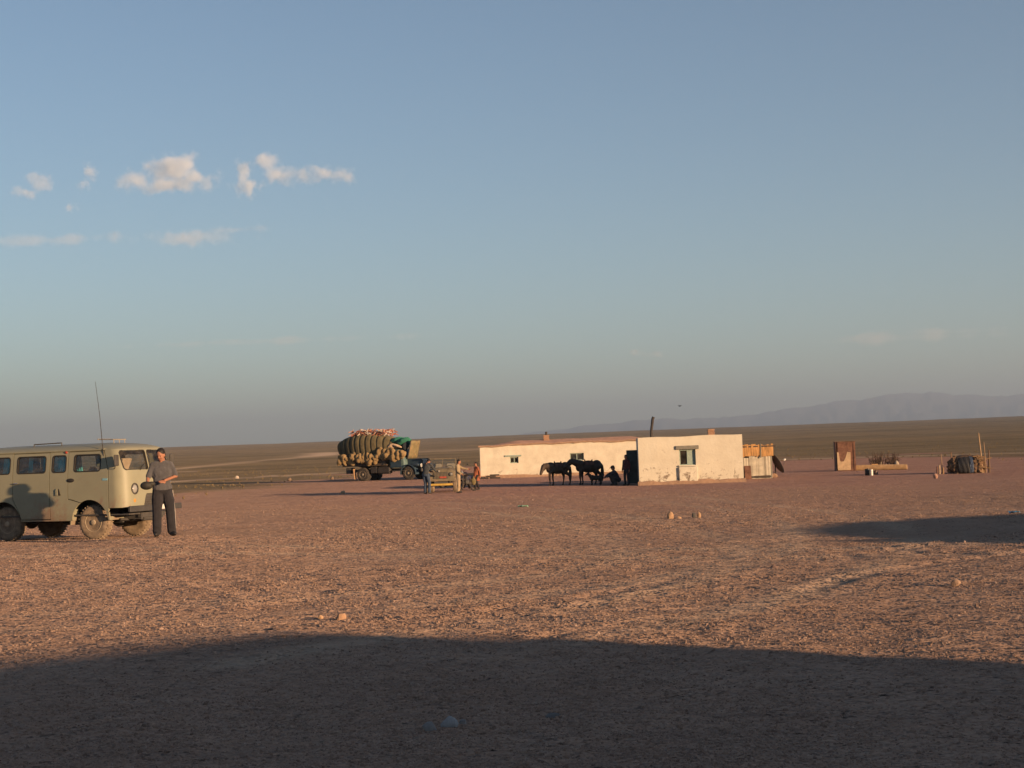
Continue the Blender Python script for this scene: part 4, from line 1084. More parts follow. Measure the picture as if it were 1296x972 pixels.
def person(name, loc, rz, J, label, shirt, trousers, shoes, H=1.72, hair=HAIR, skin=SKIN, sleeve='short', coat=False, cap=None, face=(0, -1, 0), tilt=0., fine=.013, hands=(.5, .5), fat=1.0, baggy=1.0):
    """J: joints in metres for a body of 1.72 m, facing -y; L is the figure's left (+x)"""
    k = H / 1.72; P = {a: Vector(b) * k for a, b in J.items()}
    T = empty(name, loc, rz, label, 'person')
    f = Vector(face).normalized(); upv = (P['head'] - P['neck']).normalized()
    f = (f - upv * f.dot(upv)).normalized(); sd = f.cross(upv)      # sd: the figure's right
    B = Matrix((-sd, -f, upv)).transposed()
    hc = P['head']
    b = MB()
    b.ell(hc + upv * .02 * k, (.074 * k, .094 * k, .105 * k), B); b.ell(hc - upv * .055 * k + f * .022 * k, (.058 * k, .066 * k, .066 * k), B)
    b.ell(hc - upv * .112 * k + f * .052 * k, (.026 * k, .024 * k, .022 * k), B, 8, 5)
    b.tube([hc + upv * .02 * k + f * .088 * k, hc - upv * .026 * k + f * .114 * k], [.009 * k, .016 * k], 6)
    b.ell(hc + upv * .032 * k + f * .082 * k, (.05 * k, .014 * k, .012 * k), B, 8, 5)
    for s in (-1, 1): b.ell(hc + sd * s * .076 * k - upv * .01 * k, (.013 * k, .024 * k, .034 * k), B, 8, 5); b.ell(hc + sd * s * .04 * k - upv * .03 * k + f * .064 * k, (.022 * k, .02 * k, .022 * k), B, 8, 5)
    limb(b, [P['neck'] - upv * .05 * k, hc - upv * .07 * k - f * .012 * k], [.058 * k, .052 * k])
    ch, pv = P['chest'], P['pelvis']
    ax = (P['shL'] - P['shR']).normalized(); hx = (P['hipL'] - P['hipR']).normalized()
    def torso(m, g):
        sp = (P['neck'] - pv).normalized(); fr = ax.cross(sp).normalized()
        Bc = Matrix((ax, fr, sp)).transposed(); Bp = Matrix((hx, hx.cross(sp).normalized(), sp)).transposed()
        m.ell(ch, ((.170 + g) * k * fat, (.112 + g) * k * fat, .185 * k + g), Bc); m.ell(ch + sp * .11 * k, ((.165 + g) * k, (.085 + g) * k, .075 * k + g), Bc)
        for s_ in 'LR': limb(m, [P['neck'] - sp * .03 * k, P['sh' + s_]], [(.058 + g * .6) * k, (.052 + g * .6) * k])
        m.ell((ch + pv) / 2, ((.140 + g) * k * fat, (.100 + g) * k * fat, .20 * k), Bc); m.ell(pv, ((.158 + g) * k * fat, (.112 + g) * k * fat, .125 * k), Bp)
    torso(b, 0)
    for s in 'LR':
        limb(b, [P['sh' + s], P['el' + s], P['wr' + s]], [.050 * k, .040 * k, .028 * k])
        limb(b, [P['hip' + s], P['kn' + s], P['an' + s]], [.078 * k, .054 * k, .038 * k])
        limb(b, [P['an' + s], P['an' + s].lerp(P['to' + s], .6)], [.032 * k, .02 * k])
    bo = melt(b, 'body', skin, T, fine, 3)
    hm = MB()                                      # hands, one piece with the body
    for s, cu in zip('RL', hands):
        d = (P['wr' + s] - P['el' + s]).normalized(); sdv = sd if s == 'R' else -sd
        up = (sdv - d * sdv.dot(d)); up = up.normalized() if up.length > .1 else d.orthogonal().normalized()
        hand(hm, P['wr' + s], d, up, f - d * f.dot(d) if (f - d * f.dot(d)).length > .1 else upv, cu, k * 1.05)
    hme = remesh(hm, .0065, 2, .4); n0 = len(bo.data.vertices)
    vv = [v.co.copy() for v in bo.data.vertices] + [v.co.copy() for v in hme.vertices]
    ff = [tuple(p.vertices) for p in bo.data.polygons] + [tuple(i + n0 for i in p.vertices) for p in hme.polygons]
    me = bpy.data.meshes.new('body'); me.from_pydata(vv, [], ff); me.materials.append(skin); smooth(me); bo.data = me
    e = MB()
    for s in (-1, 1): e.ell(hc + sd * s * .032 * k + upv * .012 * k + f * .087 * k, (.012 * k, .008 * k, .008 * k), B, 8, 5)
    e.build('eyes', EYE_M, T, 60)
    lm = MB().ell(hc - upv * .072 * k + f * .083 * k, (.024 * k, .007 * k, .008 * k), B, 8, 5); lm.build('mouth', mat('lip', (.2, .07, .05), .6, .1, 9), T, 60)
    hr = MB(); hr.ell(hc + upv * .048 * k - f * .018 * k, (.083 * k, .098 * k, .088 * k), B); hr.ell(hc - f * .052 * k - upv * .01 * k, (.074 * k, .058 * k, .085 * k), B)
    if cap is None: melt(hr, 'hair', hair, T, .012, 2)
    else:
        melt(hr, 'hair', hair, T, .012, 2)
        cm = MB().ell(hc + upv * .066 * k - f * .008 * k, (.09 * k, .108 * k, .072 * k), B); cm.ell(hc + upv * .06 * k + f * .115 * k, (.068 * k, .07 * k, .012 * k), B)
        melt(cm, 'cap', cap, T, .011, 2)
    tr = MB()
    hipc = (P['hipL'] + P['hipR']) / 2
    sp = (P['neck'] - pv).normalized()
    tr.ell(pv - sp * .02, (.168 * k * fat, .122 * k * fat, .115 * k), Matrix((hx, hx.cross(sp).normalized(), sp)).transposed())
    for s in 'LR':
        a, kn, an = P['hip' + s], P['kn' + s], P['an' + s]
        limb(tr, [a, a.lerp(kn, .5), kn, kn.lerp(an, .5), an + (kn - an).normalized() * .02], [.098 * k, .086 * k * baggy, .072 * k * baggy, .070 * k * baggy, .068 * k * baggy])
    melt(tr, 'trousers', trousers, T, fine, 3)
    st = MB(); torso(st, .016)
    if coat:
        fr = ax.cross(sp).normalized()
        low = hipc.lerp((P['knL'] + P['knR']) / 2, coat)
        st.tube([ch, pv, low], [.16 * k, .185 * k, .225 * k], 14, flat=.78)
    for s in 'LR':
        a, el, wr = P['sh' + s], P['el' + s], P['wr' + s]
        if sleeve == 'short': limb(st, [a, a.lerp(el, .5), a.lerp(el, .86)], [.060 * k, .058 * k, .058 * k])
        else: limb(st, [a, el, el.lerp(wr, .55), wr], [.064 * k, .056 * k, .050 * k, .046 * k])
    st.tube([P['neck'] - upv * .045 * k, P['neck'] + upv * .01 * k], [.08 * k, .066 * k], 12)
    melt(st, 'coat' if coat else 'shirt', shirt, T, fine, 3)
    for s in 'LR':
        a, t = P['an' + s], P['to' + s]; d = (t - a); d.z = 0; d = d.normalized()
        sh = MB().ell(a + d * .055 * k + Vector((0, 0, -.035 * k)), (.052 * k, .145 * k, .050 * k), Matrix((d.cross(Vector((0, 0, 1))), d, Vector((0, 0, 1)))).transposed())
        sh.tube([a + Vector((0, 0, .03 * k)), a - Vector((0, 0, .03 * k))], .047 * k, 10); melt(sh, 'shoe', shoes, T, .012, 2)
    return T
STAND = dict(pelvis=(0, 0, .94), chest=(0, .01, 1.22), neck=(0, .005, 1.45), head=(0, -.015, 1.585), shL=(.165, .01, 1.375), shR=(-.165, .01, 1.375), elL=(.225, .03, 1.11), elR=(-.225, .03, 1.11),
             wrL=(.235, -.04, .87), wrR=(-.235, -.04, .87), hipL=(.09, 0, .90), hipR=(-.09, 0, .90), knL=(.11, -.02, .49), knR=(-.11, -.02, .49), anL=(.12, .02, .085), anR=(-.12, .02, .085), toL=(.14, -.14, .04), toR=(-.14, -.14, .04))
def cl(name, c, **k): return mat('cloth_' + name, c, .92, .22, 7, .03, 9, **k)

# --- the man standing by the van's nose, looking down at what he holds
MY = 31.7
mp = at(207, 678, MY); mz = gz(mp.x, MY)
pose = dict(STAND, neck=(.01, -.02, 1.445), head=(-.015, -.065, 1.565), elR=(-.265, -.02, 1.13), wrR=(-.285, -.20, 1.02), elL=(.26, .0, 1.15), wrL=(.045, -.215, 1.075), anL=(.16, .05, .085), toL=(.22, -.1, .04), knL=(.14, -.0, .49), anR=(-.12, -.02, .085), toR=(-.15, -.18, .04))
man = person('person', (mp.x, MY, mz), R(14), pose, 'man in grey short-sleeved shirt and dark trousers standing at the nose of the van', cl('grey', (.095, .092, .098)), cl('charcoal', (.028, .026, .03)), mat('black_shoe', (.03, .027, .026), .5, .2, 9), H=1.79, face=(-.45, -.85, -.45), hands=(1.2, 1.0), fat=1.10, baggy=1.28)
stp = MB()
for s, kx in ((1, .185),): stp.tube([(.200, -.02, .92), (.236, -.03, .51), (.246, .03, .15)], .007, 5)
stp.build('trouser_stripe', cl('pale_stripe', (.42, .38, .34)), man)
bag = MB().ell((0, 0, 0), (.13, .10, .085)).ell((.1, 0, .03), (.08, .07, .05))
bagm = melt(bag, 'leather_pouch', mat('pouch', (.035, .032, .026), .7, .3, 12), None, .012, 3)
bagm.location = Matrix.Translation((mp.x, MY, mz)) @ Matrix.Rotation(R(14), 4, 'Z') @ Vector((-.31, -.28, 1.03)); tag(bagm, 'dark pouch in the hands of the man beside the van', 'pouch')

# --- passengers in the van
SIT = dict(STAND, pelvis=(0, 0, 1.06), chest=(0, .03, 1.33), neck=(0, .02, 1.55), head=(0, 0, 1.68), shL=(.17, .02, 1.49), shR=(-.17, .02, 1.49), elL=(.21, -.02, 1.24), elR=(-.21, -.02, 1.24), wrL=(.1, -.22, 1.16), wrR=(-.1, -.22, 1.16),
           hipL=(.09, -.02, 1.04), hipR=(-.09, -.02, 1.04), knL=(.12, -.42, 1.04), knR=(-.12, -.42, 1.04), anL=(.12, -.44, .64), anR=(-.12, -.44, .64), toL=(.12, -.6, .60), toR=(-.12, -.6, .60))
vm = Matrix.Translation((vorg.x, vorg.y, vz)) @ Matrix.Rotation(-VA, 4, 'Z')
for lx, ly, rz_, shc, lab in ((-1.72, -.56, 86, (.55, .42, .2), 'passenger in a yellow top at the side door window of the van'), (-1.36, -.36, 92, (.05, .06, .12), 'passenger in dark blue beside the yellow top in the van'), (-2.42, -.52, 88, (.30, .33, .32), 'passenger in pale grey at the rearmost window of the van')):
    q = vm @ Vector((lx, ly, .0)); person('person', (q.x, q.y, q.z), -VA + R(rz_), SIT, lab, cl('p' + str(shc), shc), cl('p_dark', (.04, .04, .05)), SOOT, H=1.72, fine=.02)

# --- people round the vehicles and the houses
mk = lambda px, py, Y: xat(px, py, Y)
BEND = dict(STAND, pelvis=(0, .12, .93), chest=(0, -.03, 1.17), neck=(.0, -.16, 1.36), head=(0, -.27, 1.42), shL=(.18, -.11, 1.30), shR=(-.18, -.11, 1.30), elL=(.22, -.30, 1.12), elR=(-.22, -.30, 1.12), wrL=(.15, -.52, 1.05), wrR=(-.15, -.52, 1.05), hipL=(.09, .1, .90), hipR=(-.09, .1, .90))
person('person', mk(541, 621, 81.0), R(150), dict(BEND, chest=(0, .02, 1.2), neck=(.0, -.06, 1.42), head=(0, -.17, 1.50), shL=(.18, -.04, 1.36), shR=(-.18, -.04, 1.36)), 'man in grey jacket and blue jeans bending over the front of the jeep', cl('slate', (.055, .06, .065)), cl('denim', (.06, .085, .13)), SOOT, H=1.90, sleeve='long', face=(0, -1, -.5), fine=.016)
REACH = dict(STAND, elL=(.30, -.2, 1.24), wrL=(.30, -.44, 1.20), elR=(-.24, -.02, 1.12), wrR=(-.16, -.18, .98), chest=(0, 0, 1.21), neck=(0, -.03, 1.44), head=(0, -.06, 1.575))
person('person', mk(580.5, 622, 80.6), R(82), REACH, 'man in pale khaki reaching out beside the jeep', cl('khaki', (.34, .26, .16)), cl('sand', (.36, .27, .17)), SOOT, H=1.72, sleeve='long', fine=.016)
WALK = dict(STAND, anL=(.10, -.16, .085), toL=(.1, -.32, .05), knL=(.1, -.16, .49), anR=(-.1, .2, .11), toR=(-.1, .06, .05), knR=(-.1, .06, .48), elL=(.22, .1, 1.12), wrL=(.22, .12, .88))
person('person', mk(603.5, 618, 84.0), R(-60), WALK, 'woman in a rust red coat carrying a bag towards the jeep', cl('rust_red', (.36, .12, .06)), cl('black', (.03, .025, .025)), SOOT, H=1.52, sleeve='long', coat=.75, fine=.016)
sack_ = MB().ell((0, 0, .22), (.13, .11, .2)).tube([(0, 0, .38), (.02, 0, .5)], [.04, .03], 8)
o = melt(sack_, 'cloth_bag', cl('mustard', (.20, .155, .07)), None, .02, 3); o.location = mk(599.5, 616, 83.8); o.location.z += .28; tag(o, 'mustard yellow cloth bag at the side of the woman in red', 'bag')
SQUAT = dict(pelvis=(0, .12, .28), chest=(0, -.02, .52), neck=(0, -.10, .74), head=(0, -.15, .87), shL=(.17, -.08, .68), shR=(-.17, -.08, .68), elL=(.22, -.34, .56), elR=(-.22, -.34, .56), wrL=(.14, -.52, .44), wrR=(-.14, -.52, .44),
             hipL=(.09, .1, .26), hipR=(-.09, .1, .26), knL=(.16, -.28, .48), knR=(-.16, -.28, .48), anL=(.13, -.06, .085), anR=(-.13, -.06, .085), toL=(.17, -.22, .04), toR=(-.17, -.22, .04))
person('person', mk(780, 617, 85.9), R(-72), SQUAT, 'man squatting in the shade between the horses and the open door', cl('navy', (.045, .045, .06)), cl('dark_grey', (.05, .05, .055)), SOOT, H=1.86, sleeve='long', fat=1.15, baggy=1.2, fine=.016, cap=cl('dark_cap', (.03, .03, .03)))
person('person', mk(793.5, 616.5, 84.9), R(-40), dict(STAND, chest=(0, -.0, 1.22)), 'man in maroon top standing in shade before the open door', cl('maroon', (.09, .03, .035)), cl('ink', (.025, .026, .035)), SOOT, H=1.66, sleeve='long', fine=.016)

def horse(loc, rz, label, coatm, dark, head='down', H=1.34, white=None, saddle=True, stride=0.0):
    """faces -x, stands on z=0"""
    k = H / 1.34; T = empty('horse', loc, rz, label, 'horse'); S = lambda *p: Vector(p) * k
    m = MB()
    def ell(c, r_, ry=0): m.ell(S(*c), [q * k for q in r_], Matrix.Rotation(R(ry), 3, 'Y'))
    ell((0, 0, .965), (.56, .26, .315)); ell((-.42, 0, 1.02), (.27, .215, .30), 15); ell((.46, 0, 1.05), (.30, .235, .29), -8); ell((-.40, 0, 1.22), (.20, .10, .12), 10); ell((-.58, 0, .95), (.16, .19, .22)); ell((.1, 0, .90), (.38, .21, .24))
    if head == 'down': nk = [(-.50, 0, 1.10), (-.70, 0, 1.14), (-.86, 0, 1.10)]; pol = Vector((-.92, 0, 1.12)); nose = Vector((-1.10, 0, .70))
    else: nk = [(-.50, 0, 1.12), (-.74, 0, 1.22), (-.95, 0, 1.28)]; pol = Vector((-1.03, 0, 1.31)); nose = Vector((-1.37, 0, .99))
    limb(m, [S(*nk[0]), S(*nk[1]), S(*nk[2])], [.25 * k, .185 * k, .145 * k]); 
    nk2 = [S(*p) + Vector((0, 0, .08 * k)) for p in nk]; limb(m, nk2, [.14 * k, .10 * k, .08 * k])
    P0, P1 = pol * k, nose * k; d = (P1 - P0).normalized(); jaw = d.cross(Vector((0, 1, 0)))
    if jaw.x < 0: jaw = -jaw
    limb(m, [P0, P0.lerp(P1, .4), P0.lerp(P1, .8), P1], [.13 * k, .12 * k, .095 * k, .082 * k]); m.ell(P0.lerp(P1, .28) + jaw * .075 * k, (.12 * k, .07 * k, .10 * k)); m.ell(P1 + jaw * .01, (.06 * k, .055 * k, .055 * k))
    for s in (-1, 1):
        m.tube([P0 + Vector((.02, s * .05 * k, .02)), P0 + Vector((.03, s * .07 * k, .09 * k)) - d * .05 * k, P0 + Vector((.03, s * .075 * k, .11 * k)) - d * .12 * k], [.035 * k, .032 * k, .008 * k], 8)
        st = stride * s
        # fore leg: elbow, wrist-like knee low and in front, fetlock, hoof
        x = -.42 + st * .22
        limb(m, [S(-.42, s * .14, .88), S(x - .02, s * .14, .70), S(x - .03, s * .135, .44), S(x - .01, s * .13, .24), S(x - .0, s * .13, .13), S(x - .05, s * .13, .05)], [.125 * k, .082 * k, .060 * k, .042 * k, .046 * k, .056 * k])
        # hind leg: stifle forward and high, hock back
        x = .50 - st * .20
        limb(m, [S(.46, s * .15, .98), S(.38, s * .155, .74), S(x + .08, s * .15, .50), S(x + .06, s * .145, .30), S(x + .03, s * .14, .13), S(x - .01, s * .14, .05)], [.20 * k, .135 * k, .070 * k, .048 * k, .046 * k, .056 * k])
    melt(m, 'body', coatm, T, .022, 5, .5)
    mn = MB()
    for i in range(16):
        t = i / 15; b = nk2[0].lerp(nk2[2], t) + Vector((0, 0, (.14 - .06 * t) * k)); y = .02 * math.sin(i * 2.3)
        mn.tube([b, b + Vector((.03, y + .06 * k, -.02)), b + Vector((.05, y + .12 * k, -.20 * k))], [.03 * k, .028 * k, .010 * k], 6)
    f0 = P0 + Vector((0, 0, .04 * k)); mn.tube([f0, f0 + d * .12 * k - jaw * .08 * k, f0 + d * .22 * k - jaw * .09 * k], [.035, .03, .01], 6)
    melt(mn, 'mane', dark, T, .018, 2)
    tl = MB().tube([S(.70, 0, 1.14), S(.77, 0, 1.02), S(.78, .01, .70), S(.76, .0, .36), S(.75, 0, .16)], [.05 * k, .07 * k, .10 * k, .08 * k, .03 * k], 10)
    melt(tl, 'tail', dark, T, .02, 2)
    for s in (-1, 1):
        MB().ell(P0.lerp(P1, .22) + Vector((0, s * .082 * k, 0)), (.018, .012, .018), nu=8, nv=5).build('eye', EYE_M, T, 60)
        for x in (-.46 + stride * s * .22, .49 - stride * s * .20): MB().lathe([(.062 * k, 0), (.052 * k, .07 * k), (.045 * k, .075 * k)], S(x, s * .135, .0), None, 10).build('hoof', SOOT, T, 40)
    if white: melt(MB().tube([P0.lerp(P1, .2) - jaw * .085 * k, P0.lerp(P1, .6) - jaw * .075 * k, P1 - jaw * .045 * k], [.03 * k, .03 * k, .035 * k], 8), 'blaze', white, T, .014, 2)
    if saddle:
        LE = mat('saddle_leather', (.05, .03, .022), .55, .25, 10)
        sd = empty('saddle'); sd.parent = T
        q = MB(); rows = []
        for i in range(9):
            x = (-.28 + .52 * i / 8) * k; row = []
            for j in range(13):
                a = R(-70 + 140 * j / 12); row.append((x, .262 * k * math.sin(a) * 1.05, (.98 + .285 * math.cos(a) * 1.04 + (.02 if i in (0, 8) else 0)) * k))
            rows.append(row)
        q.loft(rows, cap=False, closed=False).build('saddle_cloth', mat('felt_pad', (.10, .05, .04), .95, .3, 9), sd, 70)
        q = MB().ell(S(-.02, 0, 1.28), (.20 * k, .14 * k, .05 * k)).tube([S(-.20, -.08, 1.27), S(-.22, 0, 1.40), S(-.20, .08, 1.27)], .028 * k, 8).tube([S(.18, -.10, 1.27), S(.21, 0, 1.37), S(.18, .10, 1.27)], .03 * k, 8)
        melt(q, 'seat', LE, sd, .018, 2)
        for s in (-1, 1):
            MB().tube([S(-.02, s * .25, 1.18), S(-.02, s * .29, .95), S(-.02, s * .29, .72)], .012 * k, 6).build('stirrup_strap', LE, sd)
            MB().tube([S(-.02, s * .29, .72), S(-.08, s * .29, .62), S(-.08, s * .29, .58), S(.04, s * .29, .58), S(.04, s * .29, .62), S(-.02, s * .29, .72)], .010 * k, 6).build('stirrup', DARKSTEEL, sd)
    hal = MB().tube([P0.lerp(P1, .62) + Vector((0, .075 * math.sin(a) * k, 0)) + jaw * .075 * math.cos(a) * k for a in np.linspace(0, 6.283, 17)], .011 * k, 5, cap=False)
    hal.build('halter', mat('rope', (.22, .16, .1), .9, .2, 9), T)
    return T
BAY = mat('dark_bay_coat', (.032, .022, .017), .55, .25, 6)
BRN = mat('brown_coat', (.060, .040, .028), .6, .3, 5)
MANE = mat('black_mane', (.014, .012, .011), .6, .2, 20)
horse(mk(707, 616, 88.4), R(24), 'dark brown saddled horse with lowered head and pale face', BRN, MANE, 'down', 1.30, mat('pale_hair', (.42, .36, .29), .8, .1, 9), True, .75)
horse(mk(746, 616.5, 88.0), R(15), 'black saddled horse resting its head over the rump of the brown horse', BAY, MANE, 'up', 1.36, None, True, .48)
# a dog by the black horse's hind legs
def dog(loc, rz, label):
    T = empty('dog', loc, rz, label, 'dog'); m = MB()
    m.ell((0, 0, .40), (.27, .12, .135)); m.ell((-.20, 0, .41), (.15, .12, .165)); m.ell((.22, 0, .42), (.13, .11, .13))
    limb(m, [Vector((-.28, 0, .48)), Vector((-.38, 0, .60))], [.10, .08]); m.ell((-.42, 0, .63), (.10, .08, .08)); limb(m, [Vector((-.46, 0, .61)), Vector((-.57, 0, .58))], [.055, .035])
    for s in (-1, 1):
        m.tube([(-.38, s * .06, .68), (-.37, s * .075, .76)], [.03, .008], 6)
        limb(m, [Vector((-.21, s * .08, .36)), Vector((-.23, s * .08, .18)), Vector((-.21, s * .08, .06)), Vector((-.25, s * .08, .025))], [.065, .035, .027, .03])
        limb(m, [Vector((.24, s * .08, .40)), Vector((.18, s * .085, .26)), Vector((.30, s * .08, .15)), Vector((.27, s * .08, .05)), Vector((.23, s * .08, .025))], [.09, .055, .03, .027, .03])
    limb(m, [Vector((.33, 0, .46)), Vector((.44, 0, .52)), Vector((.46, 0, .64))], [.035, .03, .018])
    melt(m, 'body', mat('dog_coat', (.025, .02, .017), .8, .3, 12), T, .014, 4)
    for s in (-1, 1): MB().ell((-.49, s * .045, .655), (.012, .01, .012), nu=8, nv=5).build('eye', EYE_M, T)
    MB().ell((-.605, 0, .59), (.016, .02, .016), nu=8, nv=5).build('nose', EYE_M, T)
dog(mk(754.5, 616.8, 87.0), R(-12), 'black dog standing at the hind legs of the black horse')
# ------------------------------------------------------------------ loaded truck
TY = 121.0
BLUEP = mat('truck_blue', (.035, .060, .085), .55, .2, 3, rust=((.12, .09, .07), 3, .62))
TEALP = mat('truck_teal', (.10, .155, .15), .55, .2, 3, rust=((.14, .11, .08), 3, .62))
BEDWOOD = mat('bed_planks', (.10, .075, .055), .85, .3, 5)
PALEGR = mat('pale_grille', (.42, .42, .40), .5, .15, 6)
TA = R(25)
tw_ = at(518, 609, TY - 1.0)
tl = Vector((math.sin(TA), math.cos(TA), 0))
torg = Vector((tw_.x, tw_.y, 0)) + tl * .92
tz = gz(torg.x, torg.y)
truck = empty('cargo_truck', (torg.x, torg.y, tz), -TA, 'dark blue bonneted cargo truck with raised hood carrying a huge load', 'truck')
def tb(name, c, d, m=BLUEP, rot=None, bev=.03, taper=1.0): return MB().box(c, d, rot, taper, bev).build(name, m, truck)
fr = MB()
for s in (-1, 1): fr.box((-2.1, s * .42, .80), (6.6, .09, .20))
for x in (-5.2, -4.4, -3.0, -1.8, .9): fr.box((x, 0, .80), (.1, .84, .14))
fr.build('chassis', DARKSTEEL, truck)
for x, s in ((0, -1), (0, 1), (-3.95, -1), (-3.95, 1)):
    wheel(truck, x, s * (.92 if x == 0 else .98), .51, .51, .27, s, BLACKRUB, DUSTRIM, 26, True)
    if x < 0: wheel(truck, x, s * .66, .51, .51, .26, s, BLACKRUB, DARKSTEEL, 20, False)
for x in (0, -3.95): MB().tube([(x, -.85, .51), (x, .85, .51)], .08, 10).ell((x, 0, .51), (.22, .2, .22)).build('axle', DARKSTEEL, truck)
# cab: lofted shell with openings
cabr = []
for z, xf, xr, w in ((.95, -.32, -1.62, 1.0), (1.35, -.30, -1.64, 1.06), (1.66, -.34, -1.64, 1.05), (2.10, -.55, -1.62, .98), (2.26, -.66, -1.56, .92), (2.36, -.85, -1.40, .75)):
    q = []
    r_ = .16
    for cx, cy, a0 in ((xf - r_, w - r_, 0), (xr + r_, w - r_, 90), (xr + r_, -w + r_, 180), (xf - r_, -w + r_, 270)):
        for k in range(5): a = R(a0 + 90 * k / 4); q.append((cx + r_ * math.cos(a), cy + r_ * math.sin(a), z))
    cabr.append(q)
cab = MB().loft(cabr).build('cab', TEALP, None)
ci = MB().loft([[((x + .97) * .94 - .97, y * .94, zz) for x, y, z in q] for q, zz in zip(cabr, (1.0, 1.35, 1.66, 2.08, 2.22, 2.31))]); c = cutter(ci); boolean(cab, c); bpy.data.objects.remove(c)
cu = MB().prism(rrect(-1.42, -.62, 1.62, 2.10, .07), -1.4, 1.4); cu.prism(rrect(-.80, .80, 1.68, 2.12, .08), -.66, .2, lambda x, y, z: (y, x, z)) if False else None
c = cutter(cu); boolean(cab, c); bpy.data.objects.remove(c)
c = cutter(MB().prism(rrect(-.80, .80, 1.70, 2.12, .08), -.62, .3, lambda x, y, z: (y, x, z))); boolean(cab, c); bpy.data.objects.remove(c)
cab.parent = truck; smooth(cab.data, 35)
for s in (-1, 1):
    dr = MB().box((-1.0, s * 1.065, 1.30), (.88, .02, .58), bev=.006).build('door', BLUEP, truck)
    MB().tube([(-1.35, s * 1.08, 1.5), (-1.22, s * 1.10, 1.5)], .014, 6).build('handle', CHROME, dr)
    MB().box((-1.02, s * .985, 1.86), (.78, .008, .46), rot=Matrix.Rotation(R(9 * s), 3, 'X')).build('side_window', GLASS, truck)
MB().box((-.46, 0, 1.91), (.008, 1.58, .44), rot=Matrix.Rotation(R(-25), 3, 'Y')).build('windscreen', GLASS, truck)
tb('seat', (-1.3, 0, 1.35), (.5, 1.7, .3), SEAT); tb('cab_floor', (-.95, 0, .97), (1.2, 1.9, .05), DARKSTEEL, bev=.005)
# engine bay sides, fenders, grille, bumper
tb('engine', (.25, 0, 1.15), (1.0, .55, .55), DARKSTEEL)
for s in (-1, 1):
    tb('hood_side', (.33, s * .52, 1.30), (1.24, .04, .62), BLUEP, bev=.01)
    fd = []
    for k in range(13):
        a = R(-8 + 196 * k / 12); fd.append((.64 * math.cos(a) * 1.05, .51 + .68 * math.sin(a)))
    inn = [(x * .92, .51 + (z - .51) * .92) for x, z in fd][::-1]
    MB().prism(fd + inn, s * .56, s * 1.10).build('fender', BLUEP, truck, 30)
    MB().box((.60, s * .82, 1.12), (.62, .50, .24), bev=.09).build('fender_nose', BLUEP, truck, 40)
    hl_ = MB().lathe([(.14, 0), (.15, .04), (.12, .06)], (.98, s * .78, 1.08), Matrix.Rotation(R(90), 3, 'Y'), 18).build('headlight', PALEGR, truck, 40)
    MB().lathe([(.115, .05), (.09, .08), (.003, .09)], (.98, s * .78, 1.08), Matrix.Rotation(R(90), 3, 'Y'), 16).build('lens', LENS, hl_, 60)
    MB().box((-.85, s * .95, .72), (1.1, .3, .05), bev=.01).build('step', DARKSTEEL, truck)
gr = tb('grille', (.99, 0, 1.22), (.04, 1.16, .52), DARKSTEEL, bev=.01)
for k in range(9): MB().box((1.02, -.48 + .12 * k, 1.22), (.03, .055, .46)).build('grille_bar', PALEGR, gr)
MB().box((1.02, 0, 1.49), (.05, 1.2, .07), bev=.01).build('grille_rail', PALEGR, gr)
tb('bumper', (1.16, 0, .74), (.10, 2.2, .24), PALEGR if False else DARKSTEEL, bev=.02)
# hood standing open against the cab
hd = MB(); rows = []
for i in range(7):
    t = i / 6; rows.append([(-.30 + .16 * t, -.56 + 1.12 * j / 10, 1.66 + 1.30 * t) if False else (-.18 + .34 * t + .07 * math.sin(math.pi * j / 10), -.74 + 1.48 * j / 10, 1.62 + 1.36 * t) for j in range(11)])
HOODIN = mat('hood_inner', (.19, .15, .075), .7, .25, 4, rust=((.36, .19, .08), 3, .55))
hd.loft(rows, cap=False, closed=False); hood = hd.build('hood', HOODIN, truck, 60)
md = hood.modifiers.new('s', 'SOLIDIFY'); md.thickness = .035
for y in (-.74, .74): MB().tube([(-.17, y, 1.62), (.16, y, 2.98)], .05, 6).build('hood_rib', DARKSTEEL, hood)
MB().tube([(.16, -.74, 2.98), (.24, 0, 2.98), (.16, .74, 2.98)], .04, 6).build('hood_rib', DARKSTEEL, hood)
# bed
tb('bed_floor', (-3.75, 0, 1.20), (3.9, 2.30, .10), BEDWOOD, bev=.01)
for s in (-1, 1):
    for k in range(4): MB().box((-3.75, s * 1.16, 1.33 + .155 * k), (3.9, .04, .145), bev=.006).build('side_board', BEDWOOD, truck)
    for x in (-5.5, -4.4, -3.1, -2.0): MB().box((x, s * 1.20, 1.55), (.08, .04, .66)).build('stake_iron', DARKSTEEL, truck)
for k in range(4): MB().box((-5.69, 0, 1.33 + .155 * k), (.04, 2.3, .145), bev=.006).build('tail_board', BEDWOOD, truck)
tb('fuel_tank', (-2.15, -.80, .80), (1.1, .5, .58), SOOT, bev=.1); tb('tool_box', (-3.0, -.86, .84), (.55, .36, .52), SOOT)
tb('spare_frame', (-5.35, -.55, .82), (.4, .7, .45), DARKSTEEL)
MB().box((-4.72, -1.0, .56), (.03, .30, .80), rot=Matrix.Rotation(R(-6), 3, 'Y')).build('mud_flap', mat('tan_flap', (.36, .22, .12), .9, .2, 6), truck)
ply = tb('sag_board', (-4.95, -1.05, .10), (1.3, .35, .06), DARKWOOD, bev=.01)
tm = Matrix.Translation((torg.x, torg.y, tz)) @ Matrix.Rotation(-TA, 4, 'Z')
